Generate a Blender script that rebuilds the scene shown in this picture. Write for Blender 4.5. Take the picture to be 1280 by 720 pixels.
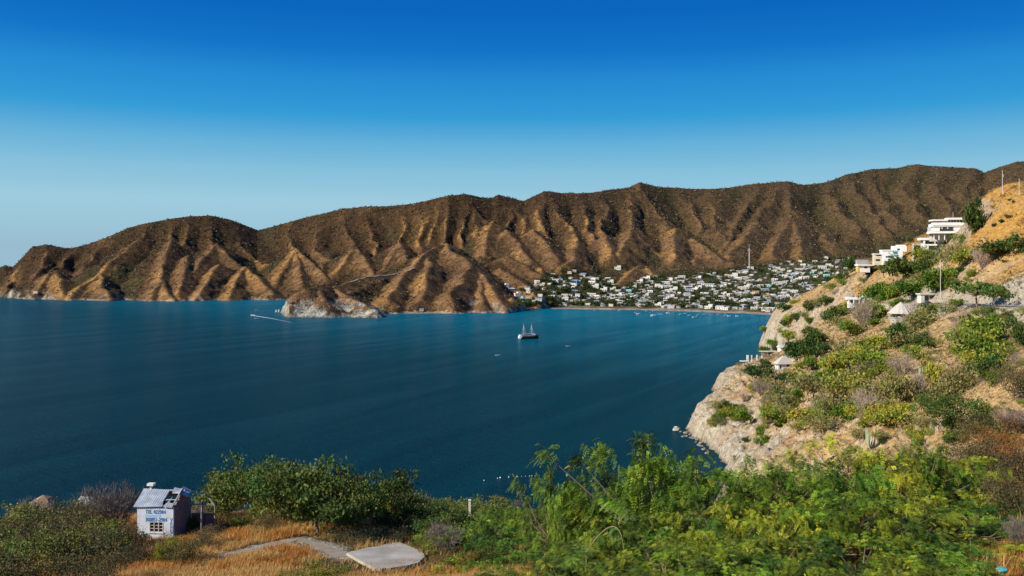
import bpy, bmesh, math, random
import numpy as np
from mathutils import Vector, Matrix, Euler

for o in list(bpy.data.objects):
    bpy.data.objects.remove(o, do_unlink=True)
SC = bpy.context.scene
COL = SC.collection
R = math.radians

# ------------------------------------------------------------------ camera
F = 1108.0          # focal length in photo pixels (photo 1280 x 720)
HZ = 335.0          # photo row of the horizon
CAMZ = 95.0         # eye height above the sea, metres
cam_d = bpy.data.cameras.new('camera')
cam = bpy.data.objects.new('camera', cam_d)
COL.objects.link(cam)
cam_d.sensor_width = 36.0
cam_d.lens = 36.0 * F / 1280.0
cam_d.shift_y = -(360.0 - HZ) / 1280.0
cam_d.clip_start = 0.5
cam_d.clip_end = 60000.0
cam.location = (0, 0, CAMZ)
cam.rotation_euler = (R(90), 0, 0)
SC.camera = cam

# ------------------------------------------------------------------ light
SUN_DIR = Vector((-0.745, -0.385, 0.545)).normalized()      # towards the sun
SUN_EL = math.asin(SUN_DIR.z)
SUN_ROT = math.atan2(SUN_DIR.x, SUN_DIR.y)
w = bpy.data.worlds.new('World')
SC.world = w
w.use_nodes = True
nt = w.node_tree
bg = nt.nodes['Background']
sky = nt.nodes.new('ShaderNodeTexSky')
sky.sky_type = 'NISHITA'
sky.sun_disc = False
sky.sun_elevation = SUN_EL
sky.sun_rotation = SUN_ROT
sky.altitude = 0
sky.air_density = 1.0
sky.dust_density = 0.0
sky.ozone_density = 8.0
# the deep, polarised blue of the photograph: the sky's own red and green fall off faster with height
sc1 = nt.nodes.new('ShaderNodeVectorMath')
sc1.operation = 'SCALE'
sc1.inputs['Scale'].default_value = 0.1
nt.links.new(sky.outputs[0], sc1.inputs[0])
sep = nt.nodes.new('ShaderNodeSeparateXYZ')
nt.links.new(sc1.outputs[0], sep.inputs[0])


# red over blue tells how deep the air is along a line of sight
rb = nt.nodes.new('ShaderNodeMath')
rb.operation = 'DIVIDE'
nt.links.new(sep.outputs[0], rb.inputs[0])
nt.links.new(sep.outputs[2], rb.inputs[1])
cr = nt.nodes.new('ShaderNodeValToRGB')
ce = cr.color_ramp.elements
STOPS = [(0.19, (0.002, 0.105, 0.44)), (0.222, (0.003, 0.132, 0.505)), (0.235, (0.007, 0.18, 0.58)), (0.247, (0.019, 0.258, 0.645)), (0.272, (0.036, 0.335, 0.68)), (0.284, (0.078, 0.378, 0.688)),
         (0.303, (0.138, 0.445, 0.70)), (0.349, (0.242, 0.527, 0.71)), (0.442, (0.342, 0.600, 0.73)), (0.81, (0.320, 0.510, 0.62))]
while len(ce) < len(STOPS):
    ce.new(0.5)
for e_, (p_, c_) in zip(ce, STOPS):
    e_.position = p_
    e_.color = (*c_, 1)
nt.links.new(rb.outputs[0], cr.inputs[0])
sc2 = nt.nodes.new('ShaderNodeVectorMath')
sc2.operation = 'SCALE'
sc2.inputs['Scale'].default_value = 10.0
nt.links.new(cr.outputs[0], sc2.inputs[0])
nt.links.new(sc2.outputs[0], bg.inputs['Color'])
bg.inputs['Strength'].default_value = 0.10 / 1.42

sun_d = bpy.data.lights.new('sun', 'SUN')
sun_d.energy = 4.7
sun_d.angle = R(0.53)
sun_d.color = (1.0, 0.93, 0.80)
sun = bpy.data.objects.new('sun', sun_d)
COL.objects.link(sun)
sun.rotation_euler = SUN_DIR.to_track_quat('Z', 'Y').to_euler()
sun.location = (-200, -100, 400)

SC.view_settings.view_transform = 'Standard'
SC.view_settings.look = 'None'
SC.view_settings.exposure = 0.505      # the photograph is exposed for the hills
SC.view_settings.gamma = 1.0
SC.cycles.max_bounces = 5
SC.cycles.diffuse_bounces = 2
SC.cycles.transparent_max_bounces = 4

# ------------------------------------------------------------------ helpers
rng = np.random.default_rng(7)
random.seed(7)


def hash2(ix, iy, seed):
    h = (ix.astype(np.int64) * 374761393 + iy.astype(np.int64) * 668265263 + seed * 974634777) & 0xffffffff
    h = ((h ^ (h >> 13)) * 1274126177) & 0xffffffff
    h = h ^ (h >> 16)
    return h


def perlin(x, y, seed=0):
    x = np.asarray(x, dtype=np.float64)
    y = np.asarray(y, dtype=np.float64)
    x0 = np.floor(x)
    y0 = np.floor(y)
    fx = x - x0
    fy = y - y0
    ux = fx * fx * fx * (fx * (fx * 6 - 15) + 10)
    uy = fy * fy * fy * (fy * (fy * 6 - 15) + 10)

    def g(ix, iy, dx, dy):
        a = (hash2(ix, iy, seed) & 1023) * (2 * math.pi / 1024)
        return np.cos(a) * dx + np.sin(a) * dy
    n00 = g(x0, y0, fx, fy)
    n10 = g(x0 + 1, y0, fx - 1, fy)
    n01 = g(x0, y0 + 1, fx, fy - 1)
    n11 = g(x0 + 1, y0 + 1, fx - 1, fy - 1)
    a = n00 + ux * (n10 - n00)
    b = n01 + ux * (n11 - n01)
    return (a + uy * (b - a)) * 1.5


def fbm(x, y, seed=0, octv=4, gain=0.5):
    s = 0
    a = 1.0
    t = 0
    for k in range(octv):
        s = s + a * perlin(x * 2 ** k, y * 2 ** k, seed + k * 17)
        t += a
        a *= gain
    return s / t


def ridged(x, y, seed=0, octv=3, gain=0.5):
    s = 0
    a = 1.0
    t = 0
    for k in range(octv):
        s = s + a * (1 - 2 * np.abs(perlin(x * 2 ** k, y * 2 ** k, seed + k * 31)))
        t += a
        a *= gain
    return s / t


def sstep(a, b, x):
    t = np.clip((x - a) / (b - a), 0, 1)
    return t * t * (3 - 2 * t)


def lerp(a, b, t):
    return a + (b - a) * t


def px(u, v, Y):
    """a photo pixel at a distance -> world point"""
    return ((u - 640.0) / F * Y, Y, CAMZ - (v - HZ) / F * Y)


def seapx(u, v):
    Y = CAMZ * F / (v - HZ)
    return ((u - 640.0) / F * Y, Y)


def seg_dist(X, Y, pts, zs=None):
    """distance to a polyline, and the height of the nearest point of it"""
    best = np.full(X.shape, 1e9)
    zz = np.zeros(X.shape)
    for i in range(len(pts) - 1):
        ax, ay = pts[i][0], pts[i][1]
        bx, by = pts[i + 1][0], pts[i + 1][1]
        dx, dy = bx - ax, by - ay
        L2 = dx * dx + dy * dy + 1e-9
        t = np.clip(((X - ax) * dx + (Y - ay) * dy) / L2, 0, 1)
        d = np.hypot(X - ax - t * dx, Y - ay - t * dy)
        m = d < best
        best = np.where(m, d, best)
        if zs is not None:
            zz = np.where(m, zs[i] + t * (zs[i + 1] - zs[i]), zz)
    return best, zz


def inside(X, Y, poly):
    c = np.zeros(X.shape, dtype=bool)
    n = len(poly)
    j = n - 1
    for i in range(n):
        xi, yi = poly[i]
        xj, yj = poly[j]
        cond = ((yi > Y) != (yj > Y)) & (X < (xj - xi) * (Y - yi) / (yj - yi + 1e-12) + xi)
        c ^= cond
        j = i
    return c


def new_mesh(name, verts, faces, mats=(), cols=None, midx=None, smooth=False):
    """mesh from numpy arrays; faces is an (n,3) or (n,4) array, or a list of both"""
    me = bpy.data.meshes.new(name)
    verts = np.asarray(verts, dtype=np.float32)
    fl = faces if isinstance(faces, list) else [faces]
    fl = [np.asarray(f, dtype=np.int32) for f in fl if len(f)]
    loops = np.concatenate([f.ravel() for f in fl])
    sizes = np.concatenate([np.full(len(f), f.shape[1], dtype=np.int32) for f in fl])
    starts = np.concatenate([[0], np.cumsum(sizes)[:-1]]).astype(np.int32)
    me.vertices.add(len(verts))
    me.vertices.foreach_set('co', verts.ravel())
    me.loops.add(len(loops))
    me.loops.foreach_set('vertex_index', loops)
    me.polygons.add(len(sizes))
    me.polygons.foreach_set('loop_start', starts)
    me.polygons.foreach_set('loop_total', sizes)
    if midx is not None:
        me.polygons.foreach_set('material_index', np.asarray(midx, dtype=np.int32))
    me.polygons.foreach_set('use_smooth', np.full(len(sizes), bool(smooth)))
    for m in mats:
        me.materials.append(m)
    if cols is not None:
        a = me.color_attributes.new('Col', 'FLOAT_COLOR', 'POINT')
        c = np.ones((len(verts), 4), dtype=np.float32)
        c[:, :3] = cols
        a.data.foreach_set('color', c.ravel())
    me.update(calc_edges=True)
    return me


def link(name, me, parent=None, loc=None, label=None, cat=None, group=None, kind=None, rot=None, scale=None):
    o = bpy.data.objects.new(name, me)
    COL.objects.link(o)
    if parent is not None:
        o.parent = parent
    if loc is not None:
        o.location = loc
    if rot is not None:
        o.rotation_euler = rot
    if scale is not None:
        o.scale = scale if hasattr(scale, '__len__') else (scale, scale, scale)
    if label:
        o['label'] = label
    if cat:
        o['category'] = cat
    if group:
        o['group'] = group
    if kind:
        o['kind'] = kind
    return o


def thing(name, label, cat, loc=(0, 0, 0), rotz=0.0, group=None, scale=None):
    return link(name, None, None, loc, label, cat, group, None, (0, 0, rotz), scale)


def copy_tree(o, parent=None):
    c = o.copy()
    COL.objects.link(c)
    if parent is not None:
        c.parent = parent
    for ch in list(o.children):
        copy_tree(ch, c)
    return c


def nodes(name):
    m = bpy.data.materials.new(name)
    m.use_nodes = True
    t = m.node_tree
    return m, t, t.nodes['Principled BSDF']


def N(t, typ, **kw):
    n = t.nodes.new(typ)
    for k, v in kw.items():
        if k.startswith('i_'):
            n.inputs[k[2:]].default_value = v
        else:
            setattr(n, k, v)
    return n


def ramp(t, stops):
    r = t.nodes.new('ShaderNodeValToRGB')
    e = r.color_ramp.elements
    while len(e) < len(stops):
        e.new(0.5)
    for i, (p, c) in enumerate(stops):
        e[i].position = p
        e[i].color = (c, c, c, 1) if not hasattr(c, '__len__') else (*c, 1)
    return r


def mat_plain(name, col, rough=0.7, var=0.15, scale=3.0, bump=0.0, metal=0.0, dirt=None, spec=0.3):
    """a painted or plain surface with some weathering in it"""
    m, t, b = nodes(name)
    tc = N(t, 'ShaderNodeTexCoord')
    nz = N(t, 'ShaderNodeTexNoise', i_Scale=scale, i_Detail=5.0, i_Roughness=0.6)
    t.links.new(tc.outputs['Object'], nz.inputs['Vector'])
    lo = tuple(max(0, c * (1 - var)) for c in col)
    hi = tuple(min(1, c * (1 + var)) for c in col)
    if dirt is not None:
        r = ramp(t, [(0.25, dirt), (0.45, lo), (0.75, hi)])
    else:
        r = ramp(t, [(0.3, lo), (0.7, hi)])
    t.links.new(nz.outputs['Fac'], r.inputs[0])
    t.links.new(r.outputs[0], b.inputs['Base Color'])
    b.inputs['Roughness'].default_value = rough
    b.inputs['Metallic'].default_value = metal
    b.inputs['Specular IOR Level'].default_value = spec
    if bump:
        bp = N(t, 'ShaderNodeBump', i_Strength=bump, i_Distance=0.05)
        t.links.new(nz.outputs['Fac'], bp.inputs['Height'])
        t.links.new(bp.outputs[0], b.inputs['Normal'])
    return m


def mat_cover(name, s1, s2, bump_d, amp=0.45, rough=0.95, stretch=None):
    """ground: the cover colour held per vertex, broken up by two scales of noise"""
    m, t, b = nodes(name)
    at = N(t, 'ShaderNodeAttribute', attribute_name='Col')
    geo = N(t, 'ShaderNodeNewGeometry')
    n1 = N(t, 'ShaderNodeTexNoise', i_Scale=s1, i_Detail=4.0, i_Roughness=0.65)
    n2 = N(t, 'ShaderNodeTexNoise', i_Scale=s2, i_Detail=3.0, i_Roughness=0.7)
    t.links.new(geo.outputs['Position'], n1.inputs['Vector'])
    t.links.new(geo.outputs['Position'], n2.inputs['Vector'])
    r1 = ramp(t, [(0.32, (1 - amp, 1 - amp, 1 - amp)), (0.68, (1 + amp, 1 + amp * 0.95, 1 + amp * 0.8))])
    r2 = ramp(t, [(0.35, (1 - amp, 1 - amp * 0.9, 1 - amp * 0.9)), (0.7, (1 + amp * .8, 1 + amp * .8, 1 + amp * .8))])
    t.links.new(n1.outputs['Fac'], r1.inputs[0])
    t.links.new(n2.outputs['Fac'], r2.inputs[0])
    m1 = N(t, 'ShaderNodeMix', data_type='RGBA', blend_type='MULTIPLY')
    m2 = N(t, 'ShaderNodeMix', data_type='RGBA', blend_type='MULTIPLY')
    for mm in (m1, m2):
        mm.inputs[0].default_value = 1.0
        mm.clamp_result = False
    t.links.new(at.outputs['Color'], m1.inputs[6])
    t.links.new(r1.outputs[0], m1.inputs[7])
    t.links.new(m1.outputs[2], m2.inputs[6])
    t.links.new(r2.outputs[0], m2.inputs[7])
    t.links.new(m2.outputs[2], b.inputs['Base Color'])
    b.inputs['Roughness'].default_value = rough
    b.inputs['Specular IOR Level'].default_value = 0.1
    ad = N(t, 'ShaderNodeMath', operation='ADD')
    t.links.new(n1.outputs['Fac'], ad.inputs[0])
    t.links.new(n2.outputs['Fac'], ad.inputs[1])
    bp = N(t, 'ShaderNodeBump', i_Strength=0.8, i_Distance=bump_d)
    t.links.new(ad.outputs[0], bp.inputs['Height'])
    t.links.new(bp.outputs[0], b.inputs['Normal'])
    return m


# ------------------------------------------------------------------ sea
def build_sea():
    m, t, b = nodes('sea_water')
    geo = N(t, 'ShaderNodeNewGeometry')
    mp = N(t, 'ShaderNodeMapping', vector_type='TEXTURE')
    mp.inputs['Scale'].default_value = (1.0, 0.45, 1.0)
    mp.inputs['Rotation'].default_value = (0, 0, R(-16))
    t.links.new(geo.outputs['Position'], mp.inputs['Vector'])
    n1 = N(t, 'ShaderNodeTexNoise', i_Scale=0.13, i_Detail=6.0, i_Roughness=0.64)
    n2 = N(t, 'ShaderNodeTexNoise', i_Scale=0.8, i_Detail=3.0, i_Roughness=0.6)
    t.links.new(mp.outputs[0], n1.inputs['Vector'])
    t.links.new(mp.outputs[0], n2.inputs['Vector'])
    # wind lanes running up the bay
    mp3 = N(t, 'ShaderNodeMapping', vector_type='TEXTURE')
    mp3.inputs['Scale'].default_value = (420.0, 34.0, 1.0)
    mp3.inputs['Rotation'].default_value = (0, 0, R(62))
    t.links.new(geo.outputs['Position'], mp3.inputs['Vector'])
    n3 = N(t, 'ShaderNodeTexNoise', i_Scale=1.0, i_Detail=5.0, i_Roughness=0.58, i_Distortion=0.6)
    t.links.new(mp3.outputs[0], n3.inputs['Vector'])
    ad = N(t, 'ShaderNodeMath', operation='MULTIPLY_ADD')
    ad.inputs[1].default_value = 0.5
    t.links.new(n2.outputs['Fac'], ad.inputs[0])
    t.links.new(n1.outputs['Fac'], ad.inputs[2])
    bp = N(t, 'ShaderNodeBump', i_Strength=1.0, i_Distance=3.2)
    t.links.new(ad.outputs[0], bp.inputs['Height'])
    t.links.new(bp.outputs[0], b.inputs['Normal'])
    r3 = ramp(t, [(0.38, (0.0005, 0.035, 0.053)), (0.62, (0.0005, 0.046, 0.067))])
    t.links.new(n3.outputs['Fac'], r3.inputs[0])
    # view-angle reflection painted into the base colour: dark near, brighter teal far and right
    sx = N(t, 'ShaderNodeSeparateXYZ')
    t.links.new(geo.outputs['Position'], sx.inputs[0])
    view_tone = N(t, 'ShaderNodeMath', operation='MULTIPLY_ADD')
    view_tone.inputs[1].default_value = 1.1
    t.links.new(sx.outputs['X'], view_tone.inputs[0])
    t.links.new(sx.outputs['Y'], view_tone.inputs[2])
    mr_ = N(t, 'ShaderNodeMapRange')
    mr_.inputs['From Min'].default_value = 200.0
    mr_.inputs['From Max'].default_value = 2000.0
    t.links.new(view_tone.outputs[0], mr_.inputs['Value'])
    view_ramp = ramp(t, [(0.0, (0.6, 0.86, 0.95)), (0.35, (0.3, 1.30, 1.30)), (0.65, (0.05, 2.5, 2.6)), (1.0, (0.02, 3.6, 3.7))])
    t.links.new(mr_.outputs[0], view_ramp.inputs[0])
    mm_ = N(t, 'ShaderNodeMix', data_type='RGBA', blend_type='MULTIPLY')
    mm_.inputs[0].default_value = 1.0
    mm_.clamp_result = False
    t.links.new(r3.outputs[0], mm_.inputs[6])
    t.links.new(view_ramp.outputs[0], mm_.inputs[7])
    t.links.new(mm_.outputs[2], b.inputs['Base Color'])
    rr = ramp(t, [(0.40, 0.25), (0.62, 0.205)])
    t.links.new(n3.outputs['Fac'], rr.inputs[0])
    t.links.new(rr.outputs[0], b.inputs['Roughness'])
    b.inputs['IOR'].default_value = 1.035
    b.inputs['Specular IOR Level'].default_value = 0.5
    S = 30000
    v = [(-S, -S, 0), (S, -S, 0), (S, S, 0), (-S, S, 0)]
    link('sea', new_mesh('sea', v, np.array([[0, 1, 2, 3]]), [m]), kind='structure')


build_sea()
# ------------------------------------------------------------------ far mountains
CREST = [(-400, 345), (-200, 338), (0, 333), (8, 331), (16, 333), (40, 308), (60, 305), (75, 308), (92, 310), (130, 298), (160, 284),
         (200, 275), (235, 270), (265, 269), (290, 275), (322, 287), (330, 285), (380, 272), (430, 260), (455, 258),
         (500, 256), (530, 251), (560, 244), (580, 242), (600, 245), (615, 247), (622, 243), (640, 247), (655, 250),
         (680, 239), (720, 241), (745, 240), (760, 236), (785, 234), (800, 227), (820, 232), (850, 234), (885, 236),
         (920, 232), (945, 229), (985, 226), (1000, 230), (1030, 228), (1060, 217), (1090, 211), (1120, 209),
         (1145, 205), (1180, 208), (1220, 210), (1230, 215), (1250, 208), (1270, 202), (1280, 201), (1400, 190), (1800, 200)]
CU = np.array([c[0] for c in CREST], float)
CV = np.array([c[1] for c in CREST], float)
BU = np.array([-400, -200, 0, 150, 330, 480, 560, 640, 680, 740, 850, 1000, 1100, 1300, 1800], float)
BV = np.array([372, 372, 372, 377, 376, 374, 368, 356, 345, 338, 333, 328, 322, 315, 310], float)
BD = np.array([2845, 2845, 2750, 2550, 2560, 2560, 2500, 2400, 2400, 2500, 2650, 2800, 2800, 2600, 2500], float)
BC = np.array([3100, 3100, 3150, 3250, 3500, 3350, 3200, 3300, 3300, 3400, 3700, 4000, 4400, 4300, 4300], float)
PW = 0.85


def flank(u):
    return (np.interp(u, CU, CV), np.interp(u, BU, BV), np.interp(u, BU, BD), np.interp(u, BU, BC))


def autopt(u, v):
    vc, vs, ds, dc = flank(u)
    t = np.clip((vs - v) / (vs - vc), 0, 1)
    return px(u, v, float(ds + (dc - ds) * t ** PW))


SPURS = [[(60, 306), (45, 340), (22, 368)], [(92, 310), (80, 335), (69, 337), (47, 358)],
         [(130, 298), (120, 320), (100, 340)],
         [(181, 277), (175, 297), (144, 322), (125, 340), (103, 359), (88, 373)],
         [(214, 273), (216, 294), (209, 325), (200, 350), (188, 373)],
         [(240, 271), (236, 300), (225, 330), (222, 372)],
         [(262, 270), (269, 297), (269, 306), (250, 325)],
         [(269, 306), (285, 312), (275, 331), (259, 350), (247, 366)],
         [(285, 312), (306, 334), (296, 352), (287, 371)], [(306, 334), (330, 348), (344, 356)],
         [(290, 276), (310, 310), (330, 335)],
         [(359, 279), (362, 306), (372, 312), (357, 331), (345, 352)], [(372, 312), (394, 332), (405, 345)],
         [(390, 270), (398, 300), (408, 325)],
         [(430, 261), (436, 284), (446, 309), (443, 323), (423, 340)], [(446, 309), (457, 334), (465, 345)],
         [(460, 259), (462, 284), (473, 320), (478, 340)],
         [(498, 257), (501, 289), (496, 306), (482, 326)], [(496, 306), (507, 326)],
         [(523, 253), (525, 289), (521, 312)], [(545, 248), (545, 275), (540, 300)],
         [(562, 245), (562, 287), (557, 303), (552, 320)],
         [(582, 243), (598, 262), (618, 276), (634, 290)], [(590, 252), (585, 285), (583, 310)],
         [(600, 264), (605, 295), (615, 315)], [(634, 290), (660, 325), (672, 340)],
         [(622, 244), (640, 256), (667, 287), (690, 312), (700, 326)], [(640, 256), (640, 285), (636, 306)],
         [(678, 240), (698, 267), (720, 287), (723, 306)], [(667, 262), (690, 295), (705, 318)],
         [(745, 241), (756, 255), (749, 278), (756, 295), (759, 312)], [(720, 243), (735, 275), (740, 300)],
         [(787, 235), (784, 267), (792, 284), (787, 303), (770, 316)], [(792, 284), (810, 305), (825, 318)],
         [(800, 228), (815, 255), (830, 280), (843, 290)],
         [(843, 286), (865, 299), (897, 321), (920, 331)], [(843, 286), (840, 310), (845, 326)],
         [(850, 236), (862, 262), (880, 285)], [(885, 237), (890, 270), (905, 300)],
         [(945, 230), (930, 262), (918, 295), (905, 312)],
         [(977, 228), (945, 283), (925, 315)], [(985, 227), (990, 262), (1000, 300), (1006, 324)],
         [(990, 262), (1020, 285), (1045, 305)], [(1000, 300), (985, 318)],
         [(1030, 229), (1050, 258), (1075, 290)], [(1060, 219), (1085, 255), (1110, 290)],
         [(1090, 212), (1098, 245), (1125, 280)], [(1145, 206), (1130, 235), (1150, 270)],
         [(1180, 209), (1175, 240), (1195, 275)], [(1220, 212), (1205, 245)], [(1250, 209), (1215, 250), (1180, 285)],
         [(1280, 203), (1250, 240)], [(15, 340), (5, 360)]]
SPUR_K = np.random.default_rng(12).uniform(0.72, 1.5, len(SPURS))
SPUR3 = [[autopt(*p) for p in s] for s in SPURS]

# nearer hills in front of the main flank, each a crest line with its own distance
HILLS = [([(557, 303, 2620), (540, 312, 2500), (518, 331, 2300), (501, 350, 2120), (487, 373, 1900)], 0.62),
         ([(557, 303, 2620), (570, 316, 2450), (586, 326, 2300), (601, 345, 2130), (618, 364, 1980), (632, 384, 1870)], 0.62),
         ([(586, 326, 2300), (587, 334, 2180), (578, 348, 2060), (559, 369, 1900), (548, 384, 1840)], 0.66),
         ([(601, 345, 2130), (600, 362, 2010), (606, 382, 1880)], 0.66),
         ([(540, 318, 2480), (535, 350, 2060), (528, 375, 1900)], 0.6),
         ([(540, 312, 2500), (510, 338, 2360), (480, 343, 2240), (455, 346, 2150), (435, 353, 2060), (415, 358, 1930), (398, 358, 1840), (376, 363, 1790), (360, 381, 1750)], 0.55),
         ([(415, 358, 1930), (440, 372, 1790), (466, 388, 1710)], 0.55),
         ([(398, 358, 1840), (404, 376, 1750)], 0.6),
         ([(626, 335, 2330), (655, 354, 2180), (676, 368, 2090), (692, 384, 2035)], 0.55),
         ([(634, 320, 2420), (660, 335, 2350), (690, 352, 2260)], 0.5),
         ([(640, 372, 1960), (655, 381, 1960)], 0.8),
         ([(757, 312, 2900), (745, 330, 2700), (732, 346, 2560)], 0.5),
         ([(720, 318, 2800), (712, 330, 2620)], 0.5), ([(742, 320, 2820), (728, 334, 2680)], 0.5),
         ([(805, 325, 2800), (787, 343, 2520), (770, 361, 2330)], 0.45),
         ([(810, 335, 2640), (822, 347, 2520)], 0.4),
         ([(825, 317, 3000), (846, 335, 2720), (858, 344, 2600)], 0.45),
         ([(872, 312, 3000), (868, 330, 2740)], 0.45),
         ([(960, 315, 3050), (966, 324, 2900)], 0.4), ([(1004, 312, 3050), (1010, 326, 2850)], 0.4)]
HILL3 = [([px(*p) for p in s], k) for s, k in HILLS]



def knob(u, v, arms, back=70.0, k=0.62):
    """a triangular spur end: a shoulder standing a little in front of the flank, with its lower edges"""
    x, y, z = autopt(u, v)
    out = []
    for (a, b) in arms:
        x2, y2, z2 = autopt(a, b)
        out.append(([px(u, v, y - back), px((u + a) / 2, (v + b) / 2 - 1, (y + y2) / 2 - back), px(a, b, y2 - back * .8)], k))
    return out


for kn in [(269, 305, [(250, 326), (240, 342)]), (269, 306, [(286, 316), (300, 332)]), (275, 331, [(258, 350), (246, 370)]), (306, 333, [(296, 352), (287, 372)]), (306, 333, [(325, 350), (343, 365)]),
           (372, 311, [(356, 332), (345, 352)]), (372, 311, [(394, 332), (408, 348)]), (372, 311, [(375, 338), (377, 358)]), (446, 308, [(440, 325), (420, 341)]), (446, 308, [(456, 328), (468, 345)]),
           (499, 304, [(492, 320), (480, 334)]), (499, 304, [(508, 322), (512, 334)]), (175, 297, [(150, 318), (125, 342)]), (125, 341, [(103, 359), (88, 373)]), (125, 341, [(133, 358), (140, 373)]),
           (214, 300, [(209, 325), (198, 352)]), (200, 350, [(190, 373), (188, 375)]), (200, 350, [(210, 364), (214, 375)]), (69, 337, [(55, 350), (44, 365)]), (69, 337, [(80, 352), (84, 368)]),
           (236, 318, [(228, 340), (222, 371)]), (634, 288, [(650, 308), (664, 326)]), (618, 276, [(612, 296), (604, 316)]), (667, 286, [(684, 308), (696, 326)]), (723, 304, [(716, 318), (708, 330)]), (756, 294, [(760, 306), (764, 318)]),
           (792, 284, [(786, 302), (772, 317)]), (865, 298, [(884, 310), (905, 324)]), (843, 285, [(838, 304), (842, 324)]), (990, 270, [(997, 296), (1006, 322)]), (990, 270, [(975, 298), (962, 318)]), (945, 282, [(930, 302), (912, 318)])]:
    HILL3 += knob(*kn)

FAR_SHORE = [(-420, 372), (-200, 372), (0, 371.5), (30, 374), (60, 375), (85, 376), (105, 378), (125, 377), (150, 376), (195, 377.5), (250, 376),
             (300, 377), (345, 377), (400, 377.5), (440, 378), (425, 384), (370, 387), (353, 391), (356, 396), (372, 398), (400, 398.5), (440, 399.5),
             (474, 399), (480, 394.5), (510, 392), (540, 391.5), (580, 393), (588, 395), (604, 394), (640, 391), (655, 388.5),
             (680, 386), (700, 386), (740, 387), (800, 387.5), (850, 389), (900, 391), (950, 393), (972, 394.5), (985, 398)]
FS = [seapx(*p) for p in FAR_SHORE]
FAR_POLY = FS + [(700, 1500), (3500, 1500), (5000, 9000), (-5000, 9000), (-5000, FS[0][1])]
TOWN_SHORE = [seapx(*p) for p in FAR_SHORE if p[0] >= 640]


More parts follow.
